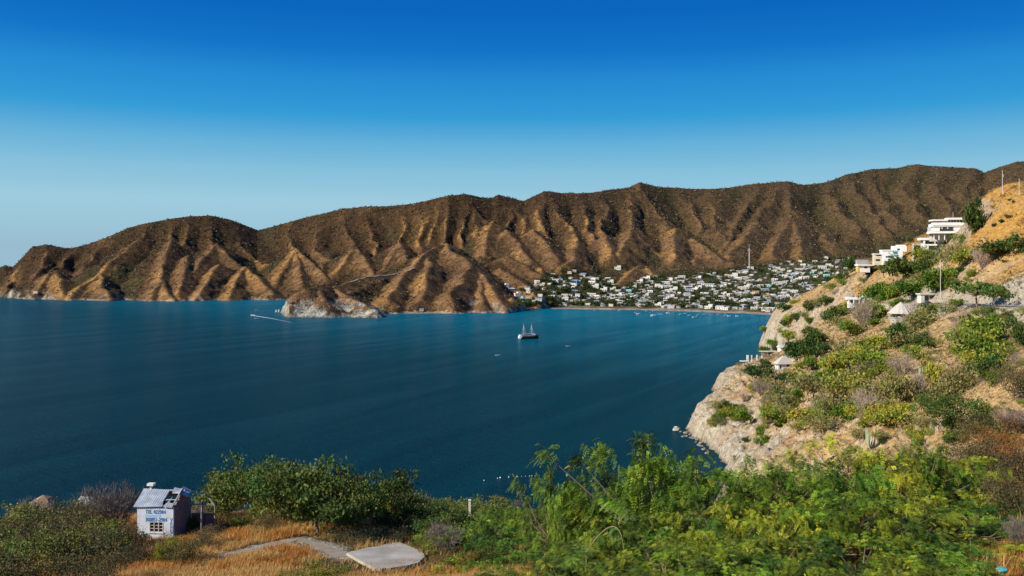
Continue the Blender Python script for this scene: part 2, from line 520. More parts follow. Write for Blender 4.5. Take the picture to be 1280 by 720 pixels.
def far_height(X, Y, full=False):
    u = 640 + F * X / Y
    vc, vs, ds, dc = flank(u)
    t = (Y - ds) / (dc - ds)
    tt = np.clip(t, 0, 1)
    v = vs + (vc - vs) * tt ** (1 / PW)
    z = CAMZ - (v - HZ) / F * Y
    zc = CAMZ - (vc - HZ) / F * dc
    z = np.where(t > 1, zc - (Y - dc) * 0.45, z)
    zb = CAMZ - (vs - HZ) / F * ds
    z = np.where(t < 0, zb - (ds - Y) * 0.30, z)
    # warp, then carve between the spurs
    wx = X + 42 * fbm(X / 260, Y / 260, 3, 3) + 12 * perlin(X / 85, Y / 85, 4)
    wy = Y + 42 * fbm(X / 260, Y / 260, 9, 3) + 12 * perlin(X / 85, Y / 85, 8)
    d = np.full(X.shape, 1e9)
    for s, kk in zip(SPUR3, SPUR_K):
        dd, _ = seg_dist(wx, wy, s)
        d = np.minimum(d, dd * kk)
    env = sstep(0.0, 0.22, t) * 0.6 + 0.4 * sstep(-0.15, 0.1, t)
    env = env * (1 - 0.93 * sstep(0.72, 1.0, t)) * (1 - sstep(1.0, 1.1, t))
    big = np.interp(u, [0, 500, 800, 1000, 1300], [62, 64, 64, 52, 48])
    z = z - big * env * (np.clip(d / 120, 0, 1.1) ** 0.9)
    # gullies running down the flank
    g1 = ridged(wx / 105 + 0.4 * perlin(wx / 300, wy / 300, 5), wy / 420, 21, 2)
    g2 = ridged(wx / 44, wy / 130, 41, 2)
    eg = sstep(-0.2, 0.15, t) * (1 - 0.85 * sstep(0.8, 1.0, t))
    g4 = ridged(wx / 150 + 0.3 * wy / 150, wy / 170, 71, 3)
    z = z + eg * (6 * (g1 - 0.35) + 4.0 * (g2 - 0.35) + 10 * (g4 - 0.35))
    dh = np.full(X.shape, 1e9)
    hill = np.full(X.shape, -1e3)
    nz = fbm(X / 90, Y / 90, 77, 3)
    for s, k in HILL3:
        dd, zz = seg_dist(wx * 0.4 + X * 0.6, wy * 0.4 + Y * 0.6, s, [p[2] for p in s])
        hh = zz - k * np.maximum(dd - 3, 0) * (1 - 0.12 * np.clip(dd / 200, 0, 1)) + 7 * nz
        m = hh > hill
        hill = np.where(m, hh, hill)
        dh = np.where(m, dd, dh)
    g3 = ridged(wx / 70, wy / 70, 61, 3)
    hill = hill + (5.0 * (g2 - 0.3) + 7.0 * (g3 - 0.3)) * sstep(4, 45, dh)
    isl = hill > z
    z = np.maximum(z, hill)
    d = np.where(isl, dh, d)
    # town plain: a gentle rise from the beach
    ds2, _ = seg_dist(X, Y, TOWN_SHORE)
    floor = 1.2 + 0.02 * ds2 + 0.093 * np.maximum(ds2 - 60, 0) + 3 * fbm(X / 180, Y / 180, 55, 2)
    floor = np.where((u > 560) & (Y > 1700), floor, -50)
    floor = floor - 60 * sstep(0.0, 0.16, t) * sstep(880, 980, u)
    edge = sstep(560, 680, u)
    floor = floor * edge - 50 * (1 - edge)
    istown = (floor > z) & (u > 600)
    dz = z - floor
    z = np.where(np.abs(dz) < 10, (z + floor) / 2 + dz * dz / 40 + 2.5, np.maximum(z, floor))
    # coast
    c = inside(X, Y, FAR_POLY)
    sd, _ = seg_dist(X, Y, FS)
    sd = np.where(c, sd, -sd)
    jag = 7 * fbm(X / 40, Y / 40, 91, 3) + 5 * perlin(X / 14, Y / 14, 95)
    beach = sstep(476, 486, u) * (1 - sstep(578, 590, u)) + sstep(676, 690, u)
    sdj = sd + jag * (1 - 0.8 * beach)
    rough = 1 + 0.35 * ridged(X / 22, Y / 60, 12, 2)
    clf = sstep(340, 352, u) * (1 - sstep(476, 484, u)) * (Y < 1850)
    cliff = np.where(sdj > 0, np.minimum((1.9 + 1.2 * clf) * sdj * rough, 12 + 16 * clf + 1.25 * sdj), 0.8 * sdj)
    flat = np.where(sdj > 0, 0.07 * sdj, 0.1 * sdj) + np.maximum(sdj - 14, 0) * 0.9
    z = np.minimum(z, cliff * (1 - beach) + flat * beach)
    if not full:
        return z
    return z, dict(u=u, t=t, d=d, sd=sdj, town=istown, hill=isl, g1=g1, beach=beach, jag=jag)


def grid_faces(nr, nc):
    i = np.arange(nr - 1)[:, None] * nc + np.arange(nc - 1)[None, :]
    i = i.ravel()
    return np.stack([i, i + 1, i + nc + 1, i + nc], axis=1)


def slope_of(X, Y, Z):
    """length of the gradient and the normal of a grid of heights"""
    xu = np.gradient(X, axis=1); yu = np.gradient(Y, axis=1); zu = np.gradient(Z, axis=1)
    xr = np.gradient(X, axis=0); yr = np.gradient(Y, axis=0); zr = np.gradient(Z, axis=0)
    nx = yu * zr - zu * yr
    ny = zu * xr - xu * zr
    nz = xu * yr - yu * xr
    L = np.sqrt(nx * nx + ny * ny + nz * nz) + 1e-12
    return nx / L, ny / L, np.abs(nz / L)


FU = np.arange(-260, 1541, 1.7)
FY = np.concatenate([np.linspace(1480, 2100, 90, endpoint=False), np.linspace(2100, 3500, 210, endpoint=False), np.linspace(3500, 5000, 130)])
gY, gU = np.meshgrid(FY, FU, indexing='ij')
gX = (gU - 640) / F * gY
gZ, info = far_height(gX, gY, True)
nx_, ny_, nz_ = slope_of(gX, gY, gZ)
steep = 1 - nz_

C_SCRUB = np.array([0.080, 0.044, 0.020])
C_GREEN = np.array([0.052, 0.044, 0.018])
C_GRASS = np.array([0.30, 0.160, 0.056])
C_TAN = np.array([0.24, 0.130, 0.058])
C_ROCK = np.array([0.33, 0.30, 0.25])
C_SAND = np.array([0.42, 0.34, 0.25])
C_TOWN = np.array([0.20, 0.16, 0.10])


def mixc(a, b, t):
    return a + (b - a) * t[..., None]


def far_cover():
    d, t, u, sd = info['d'], info['t'], info['u'], info['sd']
    n1 = fbm(gX / 240, gY / 240, 201, 4)
    n2 = fbm(gX / 50, gY / 50, 211, 4)
    n3 = fbm(gX / 12, gY / 12, 221, 2)
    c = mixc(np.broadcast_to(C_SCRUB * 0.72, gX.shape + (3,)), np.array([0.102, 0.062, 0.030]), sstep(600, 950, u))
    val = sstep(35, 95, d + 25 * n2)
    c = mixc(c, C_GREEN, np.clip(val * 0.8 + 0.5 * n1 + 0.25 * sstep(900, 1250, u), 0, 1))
    low = 1 - sstep(0.25, 0.75, t + 0.3 * n1)
    low = low * (1 - 0.75 * sstep(790, 930, u)) + 0.10 * (1 - sstep(850, 1000, u))
    gr = (1 - sstep(10, 38, d + 26 * n2 + 10 * n3)) * low
    gr2 = (1 - sstep(2, 13, d + 12 * n3 + 9 * n2)) * (1 - sstep(0.7, 0.95, t)) * (1 - 0.8 * sstep(800, 950, u))
    gr = np.clip(np.maximum(gr, gr2 * 0.8) + 0.25 * np.clip(n2, 0, 1) * low, 0, 1)
    hl = info['hill']
    gr = np.clip(gr * (0.55 + 1.5 * sstep(-0.15, 0.25, n1 + 0.6 * n2)), 0, 1)
    gh = (1 - sstep(20, 62, d + 40 * n2 + 18 * n3)) * (0.75 + 0.25 * sstep(-.2, .2, n1)) * (1 - 0.6 * sstep(880, 980, u))
    gh = gh * (0.25 + 0.75 * sstep(-0.22, 0.16, n2 + 0.5 * n3 + 0.3 * n1 + 0.1))
    gr = np.where(hl, np.maximum(gr, gh), gr)
    west = sstep(-0.25, 0.35, -nx_ + 0.5 * n2)        # sunlit side painted in: dry-grass gold strengthened on flanks facing the sun
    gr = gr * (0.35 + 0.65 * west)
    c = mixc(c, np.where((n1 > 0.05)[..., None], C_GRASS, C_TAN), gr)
    tw = info['town'] & (sd > 0)
    c = np.where(tw[..., None], mixc(np.broadcast_to(C_TOWN, c.shape), C_GREEN, np.clip(0.35 + 1.2 * n2, 0, 1)), c)
    zr = gZ
    clf = ((u > 346) & (u < 482) & (gY < 1830)).astype(float)
    rk = np.maximum(sstep(0.18, 0.38, steep + 0.18 * n2), clf * sstep(0.02, 0.2, 0.2 + n2 + 0.5 * n3 + steep - 0.2)) * (1 - sstep(14, 40, zr + 14 * n2)) * (1 - info['beach'])
    coast = sstep(-0.15, 0.25, fbm(gX / 130, gY / 130, 231, 3) + 1.0 * (np.abs(u - 415) < 68) + 0.3 * (np.abs(u - 110) < 25) + 0.2 * (np.abs(u - 625) < 40))
    rk = np.clip(np.maximum(rk * coast, (1 - sstep(2, 5, zr)) * (1 - info['beach']) * (0.25 + 0.65 * coast)), 0, 1)
    c = mixc(c, C_ROCK, rk)
    bt = info['beach'] * (1 - sstep(1.4, 2.4, zr + 0.5 * n2))
    c = mixc(c, C_SAND, bt)
    wet = (1 - sstep(0.4, 1.3, zr)) * (1 - 0.6 * info['beach'])
    c = c * (1 - 0.65 * wet)[..., None]
    return np.clip(c, 0, 1)


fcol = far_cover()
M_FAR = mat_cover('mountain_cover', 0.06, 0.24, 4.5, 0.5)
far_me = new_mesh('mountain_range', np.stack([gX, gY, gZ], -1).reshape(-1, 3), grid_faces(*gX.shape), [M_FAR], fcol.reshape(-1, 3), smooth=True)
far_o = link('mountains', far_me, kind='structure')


def hit_grid(GU, GX, GY, GZ, u, v, ymin=0.0, ymax=1e9):
    """where the line of sight through a photo pixel meets a height grid"""
    j = int(np.clip(np.searchsorted(GU, u), 1, len(GU) - 1))
    j = j if abs(GU[j] - u) < abs(GU[j - 1] - u) else j - 1
    Yc, Zc = GY[:, j], GZ[:, j]
    pv = HZ + (CAMZ - Zc) * F / Yc
    ok = np.where((pv <= v) & (Zc > 0.2) & (Yc >= ymin) & (Yc <= ymax))[0]
    if not len(ok):
        return None
    i = ok[0]
    Y = Yc[i]
    if i > 0 and pv[i - 1] > v:
        k = (pv[i - 1] - v) / (pv[i - 1] - pv[i] + 1e-9)
        Y = Yc[i - 1] + k * (Yc[i] - Yc[i - 1])
        z = Zc[i - 1] + k * (Zc[i] - Zc[i - 1])
    else:
        z = Zc[i]
    return ((u - 640) / F * Y, Y, z)


def far_hit(u, v, ymin=0, ymax=1e9):
    return hit_grid(FU, gX, gY, gZ, u, v, ymin, ymax)


def near_z(GU, GY1, GZ, x, y):
    """height of a sheet at a place (bilinear)"""
    u = 640 + F * x / y
    fu = np.clip((u - GU[0]) / (GU[1] - GU[0]), 0, len(GU) - 1.001)
    j = fu.astype(int) if hasattr(fu, 'astype') else int(fu)
    fr = np.clip(np.interp(y, GY1, np.arange(len(GY1))), 0, len(GY1) - 1.001)
    i = fr.astype(int) if hasattr(fr, 'astype') else int(fr)
    a = fu - j
    b = fr - i
    return (GZ[i, j] * (1 - a) + GZ[i, j + 1] * a) * (1 - b) + (GZ[i + 1, j] * (1 - a) + GZ[i + 1, j + 1] * a) * b


def farz(x, y):
    return near_z(FU, FY, gZ, x, y)
# ------------------------------------------------------------------ the near hillside
CTRL = [(480, 695, 66), (370, 675, 72), (200, 668, 80), (300, 640, 92), (60, 665, 85), (30, 655, 103), (440, 720, 58),
        (100, 720, 60), (560, 690, 70), (560, 655, 92), (640, 665, 92), (720, 660, 90), (340, 640, 98), (240, 645, 96), (130, 648, 98),
        (890, 540, 470), (900, 500, 505), (925, 470, 560), (940, 453, 690), (929, 454, 690), (950, 448, 700), (965, 442, 720), (990, 430, 745),
        (960, 410, 1010), (975, 389, 1020), (1000, 370, 1050), (1030, 354, 1080), (1045, 345, 1080), (1060, 340, 1000),
        (978, 464, 560), (1000, 455, 580), (1040, 430, 620), (1060, 400, 700), (1080, 385, 705), (1100, 400, 640), (1130, 397, 600),
        (1160, 379, 610), (1200, 381, 560), (1280, 384, 480), (1120, 379, 650), (1210, 345, 600), (1280, 345, 510),
        (1280, 300, 580), (1260, 243, 650), (1245, 241, 670), (1229, 247, 685), (1215, 263, 705), (1190, 296, 735), (1165, 308, 760),
        (1140, 318, 790), (1110, 331, 815), (1085, 333, 880), (1100, 352, 790), (1075, 358, 810), (1140, 350, 720), (1180, 335, 690),
        (1122, 465, 400), (1040, 480, 470), (1000, 500, 460), (960, 520, 450), (930, 560, 430), (1000, 540, 390), (1060, 520, 380),
        (1120, 500, 360), (1200, 430, 440), (1200, 470, 360), (1280, 430, 380), (1200, 520, 300), (1280, 480, 290), (1100, 540, 330),
        (1000, 565, 340), (1280, 560, 75), (1150, 610, 70), (1330, 241, 650), (1400, 330, 520)]
CP = [px(*c) for c in CTRL]
CP += [(0, 0, 93.2), (-25, 0, 92), (25, 0, 93.4), (-60, 20, 84), (8, 33, 83), (0, -50, 104), (-60, -50, 98), (80, -40, 108),
       (100, 150, 40), (60, 180, 24), (150, 170, 48), (120, 220, 30), (40, 130, 50), (90, 110, 55),
       (500, 300, 125), (400, 100, 112), (250, 50, 98), (100, 30, 90), (60, 70, 77), (650, 700, 190), (700, 1150, 150), (560, 1350, 50), (420, 1250, 55), (900, 1400, 90),
       (-150, 60, 58), (-150, 120, 20), (-260, 60, 35), (-100, 140, 30), (-40, 150, 34), (0, 150, 36), (-100, 190, -6), (0, 210, -6), (60, 290, -4),
       (-60, 120, 56), (-20, 118, 60), (10, 118, 60), (-400, 200, -40), (-300, 0, 50), (0, 300, -25), (20, 420, -25), (60, 700, -30), (150, 900, -25), (200, 1300, -25)]
CP = np.array(CP)


def tps_fit(P):
    n = len(P)
    s = 300.0
    x, y = P[:, 0] / s, P[:, 1] / s
    r2 = (x[:, None] - x) ** 2 + (y[:, None] - y) ** 2
    K = np.where(r2 > 0, r2 * np.log(r2 + 1e-12), 0) + np.eye(n) * 2e-4
    A = np.zeros((n + 3, n + 3))
    A[:n, :n] = K
    A[:n, n] = 1; A[:n, n + 1] = x; A[:n, n + 2] = y
    A[n:, :n] = A[:n, n:].T
    b = np.zeros(n + 3)
    b[:n] = P[:, 2]
    return np.linalg.solve(A, b), x, y, s


TPS = tps_fit(CP)


def tps(X, Y):
    wv, cx, cy, s = TPS
    n = len(cx)
    out = wv[n] + wv[n + 1] * X / s + wv[n + 2] * Y / s
    for k in range(n):
        r2 = (X / s - cx[k]) ** 2 + (Y / s - cy[k]) ** 2
        out = out + wv[k] * r2 * np.log(r2 + 1e-12)
    return out


NEAR_SHORE = [(-500, 150), (-300, 175), (-180, 178), (-100, 178), (-50, 186), (-10, 196), (25, 215), (48, 260), (70, 320), (92, 385), (100, 415), (104, 430), (106, 470),
              (101, 500), (104, 527), (115, 548), (134, 585), (148, 640), (155, 690), (172, 730), (225, 790), (292, 900),
              (290, 985), (292, 1045), (310, 1110), (400, 1250), (520, 1400), (560, 1600)]
NEAR_POLY = NEAR_SHORE + [(2500, 1600), (2500, -600), (-500, -600)]
ROAD_PX = [(1500, 390, 380), (1400, 388, 415), (1280, 384, 480), (1240, 382.5, 520), (1200, 381, 560), (1160, 379, 610), (1130, 379, 650), (1100, 378.5, 690)]
ROAD = [px(*p) for p in ROAD_PX]
PATH_PX = [(290, 700, 66), (345, 682, 70), (375, 672, 73), (400, 684, 70), (430, 698, 66)]
PATH = [px(*p) for p in PATH_PX]


SLAB_C = (-9.6, 65.6)


def slab_z(X, Y):
    return 73.75 - 0.12 * (Y - 65.6)


def near_height(X, Y, full=False):
    z = tps(X, Y)
    r = np.hypot(X, Y)
    far = sstep(60, 260, r)
    amp = lerp(0.5, 4.0, far) * (1 - 0.5 * sstep(650, 750, Y))
    n = fbm(X / 60, Y / 60, 301, 4)
    z = z + amp * n - far * 2.0 + far * 2.4 * (ridged(X / 45, Y / 45, 311, 3) - 0.4) + 0.16 * fbm(X / 3, Y / 3, 315, 3)
    # ribs of the headland's rock
    z = z + far * 1.2 * ridged((X + Y * 0.3) / 9, (Y - X * 0.2) / 26, 321, 2) * (1 - sstep(30, 50, z))
    crag = far * (1 - sstep(34, 52, z)) * (1 - sstep(620, 700, Y))
    r1 = ridged((X + .4 * Y) / 17, (Y - .3 * X) / 34, 323, 4)
    r2 = ridged(X / 7, Y / 8, 327, 3)
    z = z + crag * (4.6 * (np.abs(r1) ** 1.3 * np.sign(r1) - .25) + 2.4 * (r2 - .3))
    # ledges of the rock beds
    zb = (z + 0.25 * X - 0.12 * Y + 2.5 * fbm(X / 30, Y / 30, 329, 2)) / 3.4
    z = z + crag * 1.3 * (np.floor(zb) + sstep(0.25, 0.75, zb - np.floor(zb)) - zb)
    rd, rz = seg_dist(X, Y, ROAD, [p[2] for p in ROAD])
    k = 1 - sstep(4.2, 12, rd)
    z = lerp(z, rz - 0.06, k)
    # the ground falls away from the outer edge of the road
    rx = np.interp(Y, [p[1] for p in ROAD], [p[0] for p in ROAD])
    out = (X < rx) & (rd < 22) & (Y > 360) & (Y < 690)
    z = np.where(out, np.minimum(z, rz - 0.06 - 0.32 * np.maximum(rd - 3.9, 0)), z)
    pd, _ = seg_dist(X, Y, PATH)
    ks = 1 - sstep(3.6, 8.5, np.hypot((X - SLAB_C[0]), (Y - SLAB_C[1])))
    z = lerp(z, slab_z(X, Y) - 0.22, ks)
    c = inside(X, Y, NEAR_POLY)
    sd, _ = seg_dist(X, Y, NEAR_SHORE)
    sd = np.where(c, sd, -sd)
    sdj = sd + 3.5 * fbm(X / 20, Y / 20, 331, 3) + 1.5 * perlin(X / 6, Y / 6, 335)
    cl = np.where(sdj > 0, (0.95 + 0.9 * sstep(800, 950, Y)) * sdj + 1.2 * np.minimum(sdj, 7), 0.7 * sdj)
    z = np.minimum(z, cl)
    if not full:
        return z
    return z, dict(sd=sdj, rd=rd, pd=pd, n=n, r=r)


NU = np.arange(-300, 1620, 2.0)
NY = np.concatenate([np.geomspace(2.0, 40, 70, endpoint=False), np.geomspace(40, 130, 190, endpoint=False), np.geomspace(130, 300, 80, endpoint=False), np.geomspace(300, 390, 60, endpoint=False), np.geomspace(390, 620, 330, endpoint=False), np.geomspace(620, 1150, 170, endpoint=False), np.linspace(1150, 1560, 30)])
hY, hU = np.meshgrid(NY, NU, indexing='ij')
hX = (hU - 640) / F * hY
hZ, hinfo = near_height(hX, hY, True)
hnx, hny, hnz = slope_of(hX, hY, hZ)
C_DRY = np.array([0.53, 0.345, 0.16])
C_GOLD = np.array([0.36, 0.19, 0.045])
C_DUST = np.array([0.53, 0.365, 0.215])
C_PALE = np.array([0.44, 0.39, 0.32])
C_LITTER = np.array([0.085, 0.062, 0.030])


def near_cover():
    X, Y, Z = hX, hY, hZ
    n1 = fbm(X / 70, Y / 70, 401, 4)
    n2 = fbm(X / 16, Y / 16, 411, 4)
    n3 = fbm(X / 3.0, Y / 3.0, 421, 3)
    c = mixc(np.broadcast_to(C_DRY, X.shape + (3,)), C_DUST, np.clip(0.45 + 1.3 * n1 + 0.8 * n2, 0, 1))
    c = mixc(c, np.array([0.15, 0.115, 0.04]), np.clip(0.9 * n2 + 0.6 * n3 + 0.05, 0, 0.75))
    c = mixc(c, C_GOLD * 1.1, np.clip(1.4 * fbm(X / 34, Y / 34, 441, 3) + 0.1, 0, .8))
    hi = sstep(88, 112, Z + 10 * n2) * sstep(300, 420, Y)
    c = mixc(c, C_GOLD * 1.3, hi * 0.85)
    fg = 1 - sstep(105, 150, hinfo['r'])
    gold = mixc(np.broadcast_to(C_GOLD, c.shape), np.array([0.42, 0.27, 0.10]), np.clip(0.5 + 1.5 * n3, 0, 1))
    c = mixc(c, gold, fg)
    lit = fg * sstep(-10, 8, X - 4 + 14 * n2 + (Y - 60) * 0.05) + fg * sstep(0.1, 0.5, n2 + n1)
    c = mixc(c, C_LITTER, np.clip(lit, 0, 0.92))
    st = 1 - hnz
    rk = 0.75 * sstep(0.30, 0.46, st + 0.2 * n2) * sstep(150, 300, Y)
    rk = np.maximum(rk, (1 - sstep(8, 34, hinfo['sd'] + 26 * n2 + 16 * n1)) * sstep(300, 380, Y) * np.clip(0.8 + 1.2 * n3, 0.25, 1))
    c = mixc(c, mixc(np.broadcast_to(C_PALE, c.shape), np.array([0.34, 0.25, 0.17]), np.clip(0.25 + 1.6 * n2, 0, 1)), np.clip(rk, 0, 1))
    rd = hinfo['rd']
    cut = (1 - sstep(10, 24, rd + 8 * n2)) * sstep(3, 6, rd) * (hinfo['n'] > -9)
    c = mixc(c, C_PALE * 0.95, np.clip(cut, 0, 1) * 0.75)
    pth = 1 - sstep(0.9, 1.8, hinfo['pd'] + 0.8 * n3)
    c = mixc(c, np.array([0.36, 0.31, 0.25]), pth)
    wet = 1 - sstep(0.3, 1.4, Z)
    c = c * (1 - 0.7 * wet)[..., None]
    return np.clip(c, 0, 1)


M_NEAR = mat_cover('hillside_cover', 0.45, 2.4, 0.8, 0.42)
near_me = new_mesh('hillside', np.stack([hX, hY, hZ], -1).reshape(-1, 3), grid_faces(*hX.shape), [M_NEAR], near_cover().reshape(-1, 3), smooth=True)
link('hillside', near_me, kind='structure')


def near_hit(u, v, ymin=0, ymax=1e9):
    return hit_grid(NU, hX, hY, hZ, u, v, ymin, ymax)


def nz_at(x, y):
    return near_z(NU, NY, hZ, x, y)
# ------------------------------------------------------------------ vegetation builders
def tube(pts, rads, sides=5):
    """a tapered tube along points -> verts, quads"""
    pts = np.asarray(pts, float)
    n = len(pts)
    V = []
    for i in range(n):
        a = pts[min(i + 1, n - 1)] - pts[max(i - 1, 0)]
        a = a / (np.linalg.norm(a) + 1e-9)
        h = np.array([1.0, 0, 0]) if abs(a[0]) < 0.8 else np.array([0, 1.0, 0])
        s = np.cross(a, h)
        s /= np.linalg.norm(s)
        t = np.cross(a, s)
        ang = np.arange(sides) * 2 * math.pi / sides
        V.append(pts[i] + rads[i] * (np.cos(ang)[:, None] * s + np.sin(ang)[:, None] * t))
    V = np.concatenate(V)
    Fq = []
    for i in range(n - 1):
        for k in range(sides):
            k2 = (k + 1) % sides
            Fq.append((i * sides + k, i * sides + k2, (i + 1) * sides + k2, (i + 1) * sides + k))
    return V, np.array(Fq)


class Acc:
    def __init__(self):
        self.v = []
        self.q = []
        self.t = []
        self.c = []
        self.n = 0

    def add(self, V, Fa, c=None):
        V = np.asarray(V, float)
        Fa = np.asarray(Fa)
        (self.q if Fa.shape[1] == 4 else self.t).append(Fa + self.n)
        self.v.append(V)
        if c is not None:
            c = np.broadcast_to(np.asarray(c, float), (len(V), 3))
            self.c.append(c)
        self.n += len(V)

    def mesh(self, name, mats, smooth=False):
        fl = []
        if self.q:
            fl.append(np.concatenate(self.q))
        if self.t:
            fl.append(np.concatenate(self.t))
        return new_mesh(name, np.concatenate(self.v), fl, mats, np.concatenate(self.c) if self.c else None, smooth=smooth)


def unit(v):
    return v / (np.linalg.norm(v, axis=-1, keepdims=True) + 1e-9)


def leaf_quads(P, L, W, rg, up=0.5, droop=0.0, D=None):
    """diamond leaves at P: length L, width W, facing mostly up"""
    n = len(P)
    d = rg.normal(size=(n, 3)) if D is None else D + 0.35 * rg.normal(size=(n, 3))
    d[:, 2] -= droop
    d = unit(d)
    nn = rg.normal(size=(n, 3))
    nn[:, 2] += up * 2
    s = unit(np.cross(d, nn))
    L = np.broadcast_to(np.asarray(L, float), (n,))[:, None] * rg.uniform(0.7, 1.3, (n, 1))
    W = np.broadcast_to(np.asarray(W, float), (n,))[:, None] * rg.uniform(0.7, 1.3, (n, 1))
    V = np.stack([P, P + d * L * 0.5 + s * W * 0.5, P + d * L, P + d * L * 0.5 - s * W * 0.5], 1).reshape(-1, 3)
    Fq = np.arange(4 * n).reshape(n, 4)
    return V, Fq


def mat_leaf(name, tl=0.3, hue=0.03, val=0.25):
    m, t, b = nodes(name)
    at = N(t, 'ShaderNodeAttribute', attribute_name='Col')
    oi = N(t, 'ShaderNodeObjectInfo')
    h = N(t, 'ShaderNodeHueSaturation')
    mh = N(t, 'ShaderNodeMapRange')
    mh.inputs['To Min'].default_value = 0.5 - hue
    mh.inputs['To Max'].default_value = 0.5 + hue
    mv = N(t, 'ShaderNodeMapRange')
    mv.inputs['To Min'].default_value = 1 + val
    mv.inputs['To Max'].default_value = 1 - val
    t.links.new(oi.outputs['Random'], mh.inputs['Value'])
    t.links.new(oi.outputs['Random'], mv.inputs['Value'])
    t.links.new(mh.outputs[0], h.inputs['Hue'])
    t.links.new(mv.outputs[0], h.inputs['Value'])
    t.links.new(at.outputs['Color'], h.inputs['Color'])
    t.links.new(h.outputs[0], b.inputs['Base Color'])
    b.inputs['Roughness'].default_value = 0.6
    b.inputs['Specular IOR Level'].default_value = 0.25
    tr = N(t, 'ShaderNodeBsdfTranslucent')
    t.links.new(h.outputs[0], tr.inputs['Color'])
    mx = N(t, 'ShaderNodeMixShader')
    mx.inputs[0].default_value = tl
    t.links.new(b.outputs[0], mx.inputs[1])
    t.links.new(tr.outputs[0], mx.inputs[2])
    t.links.new(mx.outputs[0], t.nodes['Material Output'].inputs['Surface'])
    return m


M_LEAF = mat_leaf('leaf')
M_BARK = mat_plain('bark', (0.16, 0.115, 0.08), 0.9, 0.4, 2.5, 0.4)
M_TWIG = mat_leaf('twig', 0.0, 0.01, 0.25)


def crown_mesh(seed, col, rx, rz, zc, ncl, nleaf, L, W, crad, droop=0.0, var=0.3, twigs=None, shell=0.5):
    """a crown of leaf clumps with gaps: clump centres fill a dome, leaves fill each clump"""
    rg = np.random.default_rng(seed)
    A = Acc()
    cen = []
    lob = [(rg.normal(size=3) * np.array([rx, rx, rz * 0.6]) * 0.42, rg.uniform(0.5, 0.85)) for _ in range(5)]
    while len(cen) < ncl:
        p = rg.normal(size=3)
        p = p / np.linalg.norm(p) * rg.uniform(0, 1) ** shell
        c, k = lob[rg.integers(0, 5)]
        q = np.array([p[0] * rx * k, p[1] * rx * k, p[2] * rz * k]) + c
        if q[2] < -rz * 0.75:
            continue
        cen.append(q + np.array([0, 0, zc]))
    cen = np.array(cen)
    cf = rg.uniform(1 - var, 1 + var, ncl)
    ch = rg.normal(0, 0.12, ncl)
    pos = cen[:, None, :] + rg.normal(size=(ncl, nleaf, 3)) * np.array([crad, crad, crad * 0.55])
    pos = pos.reshape(-1, 3)
    pos[:, 2] = np.maximum(pos[:, 2], 0.05)
    V, Fq = leaf_quads(pos, L, W, rg, 0.5, droop)
    f = np.repeat(cf, nleaf) * rg.uniform(0.75, 1.25, len(pos))
    hshift = np.repeat(ch, nleaf)
    c = np.asarray(col)[None] * f[:, None]
    c[:, 0] *= 1 + hshift * 1.5
    A.add(V, Fq, np.clip(np.repeat(c, 4, axis=0), 0.004, 0.9))
    return A, cen


def trunk_mesh(seed, cen, h0, r0, nb=9, lean=0.2, sides=6):
    rg = np.random.default_rng(seed + 1000)
    A = Acc()
    top = np.array([rg.normal() * lean, rg.normal() * lean, h0])
    V, Fq = tube([(0, 0, -0.8), top * 0.5 + rg.normal(size=3) * 0.08, top], [r0, r0 * 0.8, r0 * 0.62], sides)
    A.add(V, Fq)
    for k in rg.choice(len(cen), min(nb, len(cen)), replace=False):
        e = cen[k]
        mid = top * 0.45 + e * 0.55 + np.array([0, 0, -0.12 * np.linalg.norm(e - top)]) + rg.normal(size=3) * 0.15
        V, Fq = tube([top * 0.9, mid, e], [r0 * 0.5, r0 * 0.3, r0 * 0.1], max(3, sides - 2))
        A.add(V, Fq)
    return A


def make_tree(name, seed, col, rx, rz, zc, ncl, nleaf, L, W, crad, h0, r0, **kw):
    """thing > trunk, crown"""
    A, cen = crown_mesh(seed, col, rx, rz, zc, ncl, nleaf, L, W, crad, **kw)
    T = trunk_mesh(seed, cen, h0, r0)
    return dict(name=name, crown=A.mesh(name + '_crown', [M_LEAF]), trunk=T.mesh(name + '_trunk', [M_BARK], True), r=rx, h=zc + rz * 0.9)


def bare_mesh(seed, col, rx, h, n=26, sub=7, r=0.05, twl=0.5):
    """a leafless shrub: forking grey branches and many fine twigs"""
    rg = np.random.default_rng(seed)
    A = Acc()
    tw = []
    for i in range(n):
        a = rg.uniform(0, 2 * math.pi)
        k = rg.uniform(0.15, 1) ** 0.7
        e = np.array([math.cos(a) * rx * k, math.sin(a) * rx * k, h * (1.05 - 0.45 * k * k) * rg.uniform(0.75, 1.0)])
        m = e * 0.5 + np.array([0, 0, 0.12 * h]) + rg.normal(size=3) * 0.1 * rx
        b = np.array([rg.normal() * 0.12 * rx, rg.normal() * 0.12 * rx, -0.2])
        V, Fq = tube([b, m, e], [r, r * 0.65, r * 0.25], 3)
        A.add(V, Fq, np.asarray(col) * rg.uniform(0.6, 1.2))
        for j in range(sub):
            s = rg.uniform(0.3, 1.0)
            p = (m + (e - m) * (s - 0.5) * 2) if s > 0.5 else (b + (m - b) * s * 2)
            tw.append((p, unit(e - b + rg.normal(size=3) * rx * 0.7)))
    P = np.array([t[0] for t in tw])
    D = np.array([t[1] for t in tw])
    for rep in range(3):
        V, Fq = leaf_quads(P, twl * (1.5 - 0.3 * rep), r * (0.9 - 0.15 * rep), rg, 0.0, -0.25, D + rg.normal(size=D.shape) * 0.4)
        A.add(V, Fq, np.repeat(np.asarray(col)[None] * rg.uniform(0.6, 1.35, (len(P), 1)), 4, axis=0))
        P = P + D * twl * 0.7 * rg.uniform(0.3, 1, (len(P), 1))
    return A


